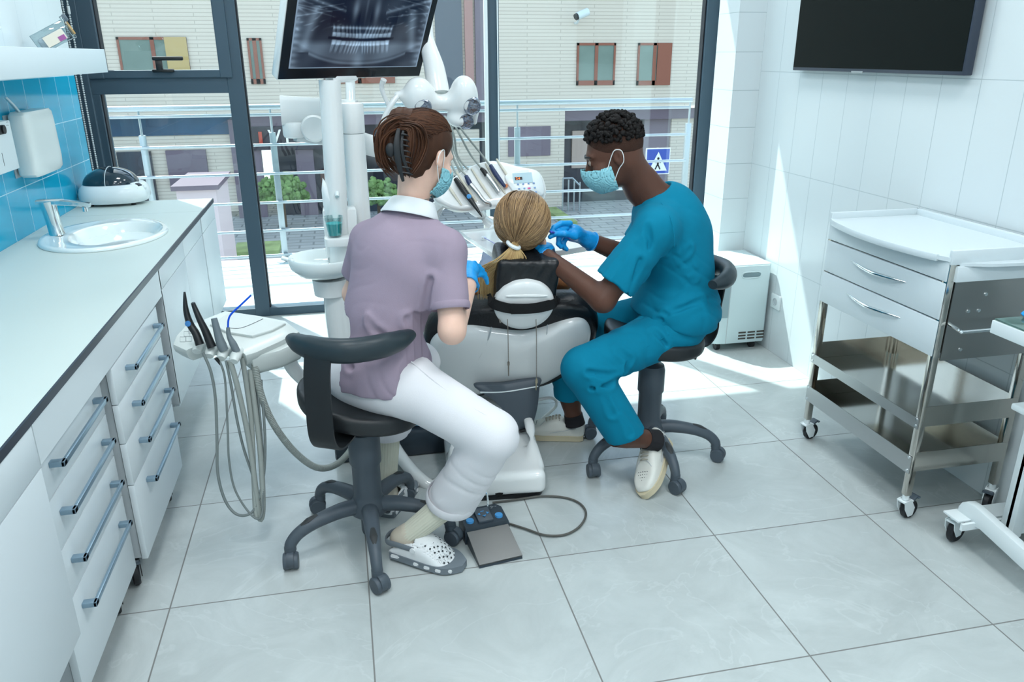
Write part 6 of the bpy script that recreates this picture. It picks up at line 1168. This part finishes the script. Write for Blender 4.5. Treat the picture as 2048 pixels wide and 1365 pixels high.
# tunic
def mtunic(P):
    d = mtorso(P, .014); d = smin(d, ell(P, M1 + V3(.0, 0, .01), (.214, .178, .14), RTm), .04); aL = nz(EmL - SmL)
    d = smin(d, smin(cap(P, SmL, SmL * .18 + EmL * .82, .072, .083), cap(P, SmL + Rm * .05, SmL, .075), .03), .035); d = smin(d, cap(P, SmR, SmR * .3 + EmR * .7, .07, .075), .035)
    near = np.linalg.norm(P - EmL.astype(np.float32), axis=-1) < .19
    d = smax(d, np.where(near & (P[..., 0] < 1.70), plane(P, SmL * .22 + EmL * .78, aL), -1), .003); aR_ = nz(EmR - SmR); d = smax(d, np.where((P[..., 0] < 1.82) & (P[..., 1] > .70) & (P[..., 2] < .95), plane(P, SmR * .3 + EmR * .7, aR_), -1), .003)
    d = smax(d, -(P[..., 2] - .592 - .35 * np.maximum(1.86 - P[..., 0], 0)), .004)
    nk = cap(P, NBm + V3(-.03, 0, .06), NBm + V3(.032, .0, -.012), .086, .078); nk = np.minimum(nk, cap(P, NBm + V3(-.08, 0, .03), NBm + V3(-.01, 0, .03), .07)); d = smax(d, -nk, .006)
    lo = np.clip((.95 - P[..., 2]) / .3, 0, 1)
    d = d + folds(P, [((30, 8, 30), .0075), ((34, -16, 14), .005), ((8, 30, 40), .005)], 4) * (.3 + .8 * lo)
    for ln, y in (([(1300, 560), (1345, 540), (1385, 500)], .42), ([(1290, 590), (1340, 585), (1400, 560)], .42), ([(1290, 610), (1350, 622), (1410, 600)], .42), ([(1300, 640), (1350, 640), (1395, 655)], .44), ([(1330, 460), (1345, 500), (1320, 560)], .42), ([(1345, 420), (1362, 470), (1365, 530)], .48), ([(1262, 470), (1240, 520), (1205, 560)], .38), ([(1280, 520), (1262, 560), (1245, 600)], .37), ([(1225, 470), (1250, 462), (1275, 475)], .37), ([(1310, 575), (1350, 560), (1390, 540)], .42), ([(1320, 625), (1365, 640), (1408, 625)], .43), ([(1290, 440), (1300, 480), (1290, 520)], .38)): d = d + crease(P, ln, y, .010, .009)
    return d
tu = part(mn, 'scrub_top', bsp(mtunic, (1.42, .28, .54), (2.12, 1.02, 1.16), .0050, 1), M_teal)
part(tu, 'shoulder_seam', tube([SmL + V3(.02, .02, .088), SmL + V3(.022, -.055, .055), SmL + V3(.03, -.088, .0), SmL + V3(.035, -.088, -.05)], .0012, 5), M_teal)
# trousers
HmmL = np.array(at(1252, 872, 'z', .235)); HmmR = np.array(at(1140, 795, 'z', .20))
def mpants(P):
    d = smin(ell(P, M1 + V3(0, 0, -.015), (.178, .145, .11), RTm), cap(P, V3(1.82, .51, .592), KmL, .100, .083), .06); d = smin(d, cap(P, V3(1.86, .69, .592), KmR, .100, .08), .06)
    d = smin(d, cap(P, KmL, HmmL, .082, .076), .02); d = smin(d, cap(P, KmR, HmmR, .078, .068), .03); aL = nz(HmmL - KmL)
    d = smax(d, np.where(np.linalg.norm(P - HmmL.astype(np.float32), axis=-1) < .16, plane(P, HmmL, aL + V3(-.1, 0, -.25)), -1), .003); d = smax(d, np.where(np.linalg.norm(P - HmmR.astype(np.float32), axis=-1) < .15, plane(P, HmmR, V3(0, 0, -1)), -1), .003); d = smax(d, P[..., 2] - .68, .01)
    kn = np.exp(-(np.linalg.norm(P - (KmL + V3(.08, -.02, -.03)).astype(np.float32), axis=-1) / .10) ** 2)
    d = d + folds(P, [((30, 10, 26), .006), ((-14, 30, 34), .0045)], 6) + folds(P, [((30, 10, 60), .006)], 2) * kn
    for ln, y in (([(1178, 745), (1215, 752), (1245, 748)], .33), ([(1185, 775), (1220, 770), (1248, 758)], .33), ([(1190, 760), (1210, 790), (1225, 830)], .30), ([(1230, 690), (1260, 720), (1250, 745)], .36), ([(1270, 640), (1310, 660), (1330, 690)], .40), ([(1262, 800), (1250, 840), (1262, 870)], .28)): d = d + crease(P, ln, y, .010, .011)
    return d
tm = part(mn, 'scrub_trousers', bsp(mpants, (1.26, .24, .14), (2.06, 1.0, .70), .0058, 1), M_teal)
part(tm, 'side_seam', tube([V3(1.78, .41, .62), (V3(1.80, .42, .58) + KmL + V3(0, -.085, 0)) / 2 + V3(0, 0, .02), KmL + V3(.01, -.085, .0), (KmL + HmmL) / 2 + V3(.03, -.08, .0)], .0015, 5), M_teal)
# lower legs, socks, shoes
for A_, H_, nm in ((AmL, HmmL, 0), (AmR, HmmR, 1)): part(mn, 'lower_leg', tube([H_ + (H_ - A_) * .4, H_, A_ * .6 + H_ * .4, A_], [.05, .048, .038, .036], 18), S_m); part(mn, 'sock', tube([A_ + (H_ - A_) * .22, A_ + (H_ - A_) * .10, A_, A_ + (A_ - H_) * .25], [.0405, .041, .042, .045], 18), mat('black_sock', (28, 28, 32), .9))
def sneaker(par_, heel, ex, ey, lab=None):
    ex = nz(ex); ey = nz(np.array(ey) - ex * (np.array(ey) @ ex)); ez = np.cross(ex, ey); T_ = lambda g: frame(g, heel, ex, ey, ez)
    wd = lambda x: .034 + .014 * np.clip((x - .06) / .12, 0, 1) - .030 * np.clip((x - .215) / .075, 0, 1) ** 2 - .014 * np.clip((.04 - x) / .04, 0, 1) ** 2
    def up(P):
        x, y, z = P[..., 0], P[..., 1], P[..., 2]; top = np.interp(x, [-.01, .0, .04, .09, .12, .16, .20, .25, .29], [.085, .098, .090, .088, .098, .085, .066, .052, .036]).astype(np.float32)
        d = smax(smax(np.abs(y) - wd(x) - .002 + .25 * np.maximum(z - .05, 0), z - top, .020), .02 - z, .003); d = smax(smax(d, x - .288, .02), -x - .0, .015)
        d = smax(d, -cap(P, (.058, 0, .075), (.066, 0, .15), .036, .046), .004); return smax(d, -smax(np.abs(y) - .007, -(z - top + .012) - 0 * x, .004) if False else d, .001)
    u = part(par_, 'shoe', T_(bsp(up, (-.02, -.07, .0), (.31, .07, .13), .0042, 1)), M_ws, label=lab)
    ol_ = [(x, -wd(x) - .006) for x in np.linspace(.004, .292, 18)] + [(x, wd(x) + .006) for x in np.linspace(.292, .004, 18)]; ol_[0] = (.006, -.026); ol_[35] = (.006, .026); ol_[17] = (.297, -.012); ol_[18] = (.297, .012)
    part(u, 'sole', T_(join(prism(ol_, 0, .024), prism([(a * 1.004 - .0005, b * 1.03) for a, b in ol_], .020, .0235))), M_sole, angle=50)
    part(u, 'stitch_line', T_(join(*[tube([(.235, s * .034, .052), (.205, s * .040, .058), (.188, s * .030, .072), (.175, s * .016, .082)], .0012, 5) for s in (-1, 1)], *[tube([(.02, s * .040, .075), (.08, s * .046, .055), (.15, s * .050, .040)], .0012, 5) for s in (-1, 1)])), M_cabs)
    part(u, 'lace', T_(join(*[tube([(x, -.019, z), (x + .004, 0, z + .010), (x, .019, z)], .0032, 6) for x, z in ((.112, .096), (.126, .094), (.140, .089), (.154, .084), (.168, .078))])), mat('grey_lace', (164, 160, 148), .9))
    part(u, 'toe_perforations', T_(join(*[cyl((.215 + .011 * i, .010 * j, .060 - .004 * i - .1 * abs(.01 * j)), (.215 + .011 * i, .010 * j, .0655 - .0042 * i - .1 * abs(.01 * j)), .0014, n=6) for i in range(4) for j in (-2, -1, 0, 1, 2)])), M_gd)
    part(u, 'eyelets', T_(join(*[cyl((x, s * .023, z - .002), (x, s * .0245, z + .0022), .0018, n=6) for x, z in ((.112, .091), (.126, .089), (.140, .084), (.154, .079), (.168, .073)) for s in (-1, 1)])), M_gd)
toeL = np.array(at(1292, 996, 'z', .004)); hl_ = min((np.array(at(1334, 884, 'z', z)) for z in np.linspace(.05, .25, 60)), key=lambda h: abs(np.linalg.norm(h - toeL) - .288)); exL = nz(toeL - hl_); ezL = nz(V3(-.80, -.35, .45)); sneaker(mn, hl_, exL, np.cross(ezL, exL), 'white trainer standing on its toe')
exR = nz(V3(-.93, .36, 0)); sneaker(mn, np.array(at(1178, 884, 'z', .0)) + V3(-.01, 0.03, .002), exR, V3(-.36, -.93, 0))
# hands: right hand pinches the instrument, left hand steadies the head
pcR = G(1146, 466, .72)
fR = [[G(1140, 447, .70), G(1122, 447, .69), G(1108, 455, .68), G(1103, 463, .675)], [G(1133, 456, .70), G(1118, 462, .685), G(1106, 470, .675), G(1100, 474, .67)], [G(1128, 466, .70), G(1118, 476, .69), G(1117, 488, .69), G(1122, 494, .69)], [G(1132, 476, .71), G(1126, 486, .70), G(1128, 495, .70), G(1133, 499, .70)]]
glove(mn, 'glove', lambda P: np.minimum(smin(handf(P, WmR, pcR, fR, [G(1150, 474, .69), G(1130, 468, .675), G(1110, 468, .668)], .0108), cap(P, WmR, WmR + nz(WmR - pcR) * .02, .033, .036), .01), 9), pcR - V3(.14, .11, .11), pcR + V3(.13, .12, .10), (WmR + nz(WmR - pcR) * .02, WmR - pcR, .0375))
pcL = G(1090, 502, .68)
glove(mn, 'glove', lambda P: handf(P, WmL, pcL, [[G(1092 - 3 * j, 492 - 1 * j, .70), G(1082 - 5 * j, 487 - 2 * j, .71 + .015 * j), G(1074 - 5 * j, 486, .73 + .02 * j)] for j in range(4)], [G(1085, 505, .66), G(1076, 498, .655), G(1072, 490, .66)], .0092), pcL - V3(.13, .12, .12), pcL + V3(.13, .16, .12), (WmL, WmL - EmL, .033))
ins = thing('probe_instrument', 'patterned blue handled dental probe held in the gloved right hand', 'dental instrument', tuple(G(1120, 470, .675)))
part(ins, 'handle', tube([G(1140, 476, .675), G(1122, 470, .668), G(1098, 463, .66)], .0042, 10), mat('patterned_handle', (70, 80, 190), .3, var=.9, vscale=120)); part(ins, 'steel_end', tube([G(1150, 480, .68), G(1140, 476, .675)], [.001, .003], 8, smooth=False), M_chrome); part(ins, 'hook', tube([G(1098, 463, .66), G(1091, 468, .655), G(1087, 476, .66)], [.002, .0012, .0006], 6), M_chrome)

# ------------------------------------------------ patient
pt = thing('person', 'patient with blond ponytail in a rust brown top lying back in the dental chair', 'person', (1.25, .9, .5))
HP = np.array(at(1044, 446, 'y', .70)) + V3(0, 0, 0); RHP = axes(nz(V3(.22, .86, .34)), (0, -.3, 1))
def pskin(P):
    d = headf(P, HP, RHP, 1.0); d = smin(d, cap(P, HP + V3(0, -.03, -.05) @ RHP, V3(1.27, .82, .80), .05, .055), .03); d = smin(d, ell(P, V3(1.29, .98, .66), (.16, .20, .11), axes((.17, .85, -.45))), .05)
    d = smin(d, ell(P, np.array(at(1087, 486, 'y', .665)), (.009, .014, .026), axes((.5, -.8, 0), (.1, -.2, 1))), .004); d = smin(d, cap(P, np.array(at(1072, 500, 'y', .70)), np.array(at(1064, 518, 'y', .72)), .034, .036), .02)
    for s in (-1, 1): S_ = V3(1.28 + s * .165, .86 - s * .03, .70); d = smin(d, smin(cap(P, S_, S_ + V3(s * .05, .22, -.10), .042, .036), cap(P, S_ + V3(s * .05, .22, -.10), S_ + V3(-s * .05, .42, -.06), .036, .026), .02), .03)
    return d
part(pt, 'body', bsp(pskin, (1.0, .58, .50), (1.58, 1.4, 1.15), .006, 1), S_p)
def ptop(P):
    d = ell(P, V3(1.29, .97, .665), (.175, .22, .125), axes((.17, .85, -.45)))
    for s in (-1, 1): S_ = V3(1.285 + s * .160, .84 - s * .03, .715 + .03 * (s > 0)); d = smin(d, smin(ell(P, S_, (.062, .07, .055)), cap(P, S_, S_ + V3(s * .055, .22, -.10), .056, .052), .03), .03)
    d = smin(d, ell(P, V3(1.33, 1.22, .55), (.17, .20, .10), axes((.17, .95, -.2))), .06)
    return smax(d, plane(P, V3(1.26, .79, .79), (0, -.5, .86)), .01) + folds(P, [((40, 10, 50), .005), ((-20, 44, 20), .004)], 8)
part(pt, 'rust_top', bsp(ptop, (1.02, .68, .42), (1.58, 1.5, .85), .0065, 1), mat('rust_cloth', (170, 112, 72), .9, bump=.2, bscale=300))
part(pt, 'trousers', bsp(lambda P: smin(smin(cap(P, (1.27, 1.38, .52), (1.36, 1.85, .52), .085, .065), cap(P, (1.42, 1.36, .52), (1.50, 1.83, .52), .085, .065), .03), smin(cap(P, (1.36, 1.85, .52), (1.42, 2.2, .50), .062, .05), cap(P, (1.50, 1.83, .52), (1.56, 2.18, .50), .062, .05), .02), .03), (1.1, 1.2, .38), (1.7, 2.28, .66), .009, 1), mat('dark_denim', (60, 70, 90), .9))
part(pt, 'shoe', bsp(lambda P: np.minimum(smin(cap(P, (1.43, 2.22, .50), (1.43, 2.24, .62), .04, .035), ell(P, (1.43, 2.24, .66), (.04, .035, .06)), .02), smin(cap(P, (1.57, 2.20, .50), (1.57, 2.22, .62), .04, .035), ell(P, (1.57, 2.22, .66), (.04, .035, .06)), .02)), (1.34, 2.1, .42), (1.66, 2.32, .76), .008, 1), M_ws)
H_p = hairmat('blond_hair', (168, 138, 100), (84, 64, 46), .38); H_pd = mat('under_hair', (78, 60, 44), .5)
TIE = nz(V3(-.22, -.92, -.34)); PR = (.104, .110, .112); PCc = HP + V3(0, -.018, .024) @ RHP
def phair(P):
    q = (P - HP.astype(np.float32)) @ RHP.T.astype(np.float32); x, y, z = q[..., 0], q[..., 1], q[..., 2]
    d = ell(q, (0, -.018, .024), (.100, .106, .108)); d = smax(d, (.85 * y - .53 * z - .030), .012); d = smax(d, -(z + .085 + .2 * y), .02)
    for s in (-1, 1): d = smax(d, -ell(q, (s * .088, .004, -.020), (.022, .026, .034)), .008)
    return d
hp_ = part(pt, 'hair', bsp(phair, HP - .18, HP + .18, .0052, 1), H_pd)
def pstart(rs):
    a = rs.rand() * 2 * PI; s = 1 if rs.rand() < .5 else -1; t = rs.rand()
    return (s * (.3 + .7 * t), .80 - .9 * t + .1 * rs.randn(), .95 - 1.15 * t + .05 * rs.randn()) if rs.rand() < .8 else (s * .8 * rs.rand(), -.45 - .2 * rs.rand(), -.80)
part(hp_, 'hair_strands', join(strands(PCc, RHP, PR, pstart, TIE, 620, .0018, .06, .06, 2, .97, .035), strands(PCc, RHP, (.09, .106, .106), lambda r: (r.randn() * .5, .7, .8), TIE, 220, .0018, .09, .12, 3, .97, .03)), H_p)
tp_ = np.array(PCc + (TIE * np.array(PR) * 1.02) @ RHP)
part(hp_, 'hair_tie', tube([tp_ + .021 * (math.cos(t) * V3(.93, 0, -.37) + math.sin(t) * nz(V3(.1, -.9, -.3))) + V3(-.004, 0, -.004) for t in np.linspace(0, 2 * PI, 14, endpoint=False)], .0075, 8, closed=True, k=3), M_whitem)
gs = []; rs = np.random.RandomState(9)
for i in range(170):
    a = rs.randn(); b = rs.rand(); gs.append(tube([tp_ + rs.randn(3) * .006, tp_ + V3(-.006 + .010 * a, -.016, -.022), tp_ + V3(-.018 + .022 * a, -.012 - .01 * b, -.055), tp_ + V3(-.045 + .026 * a, .0, -.085 + .01 * b), tp_ + V3(-.078 + .022 * a, .03, -.115 + .01 * b), tp_ + V3(-.092 + .014 * a, .05 + .01 * b, -.15 - .03 * b), tp_ + V3(-.088 + .014 * a, .07, -.19 - .04 * b)], [.0015, .002, .0022, .002, .0018, .0012, .0006], 5, k=3))
part(hp_, 'ponytail', join(*gs), hairmat('pale_blond_hair', (206, 178, 126), (160, 130, 88), .4))
el_ = HP + V3(.086, -.004, -.044) @ RHP; part(pt, 'earring', sph(el_, .0045, 12, 8), mat('pearl', (235, 230, 220), .2))
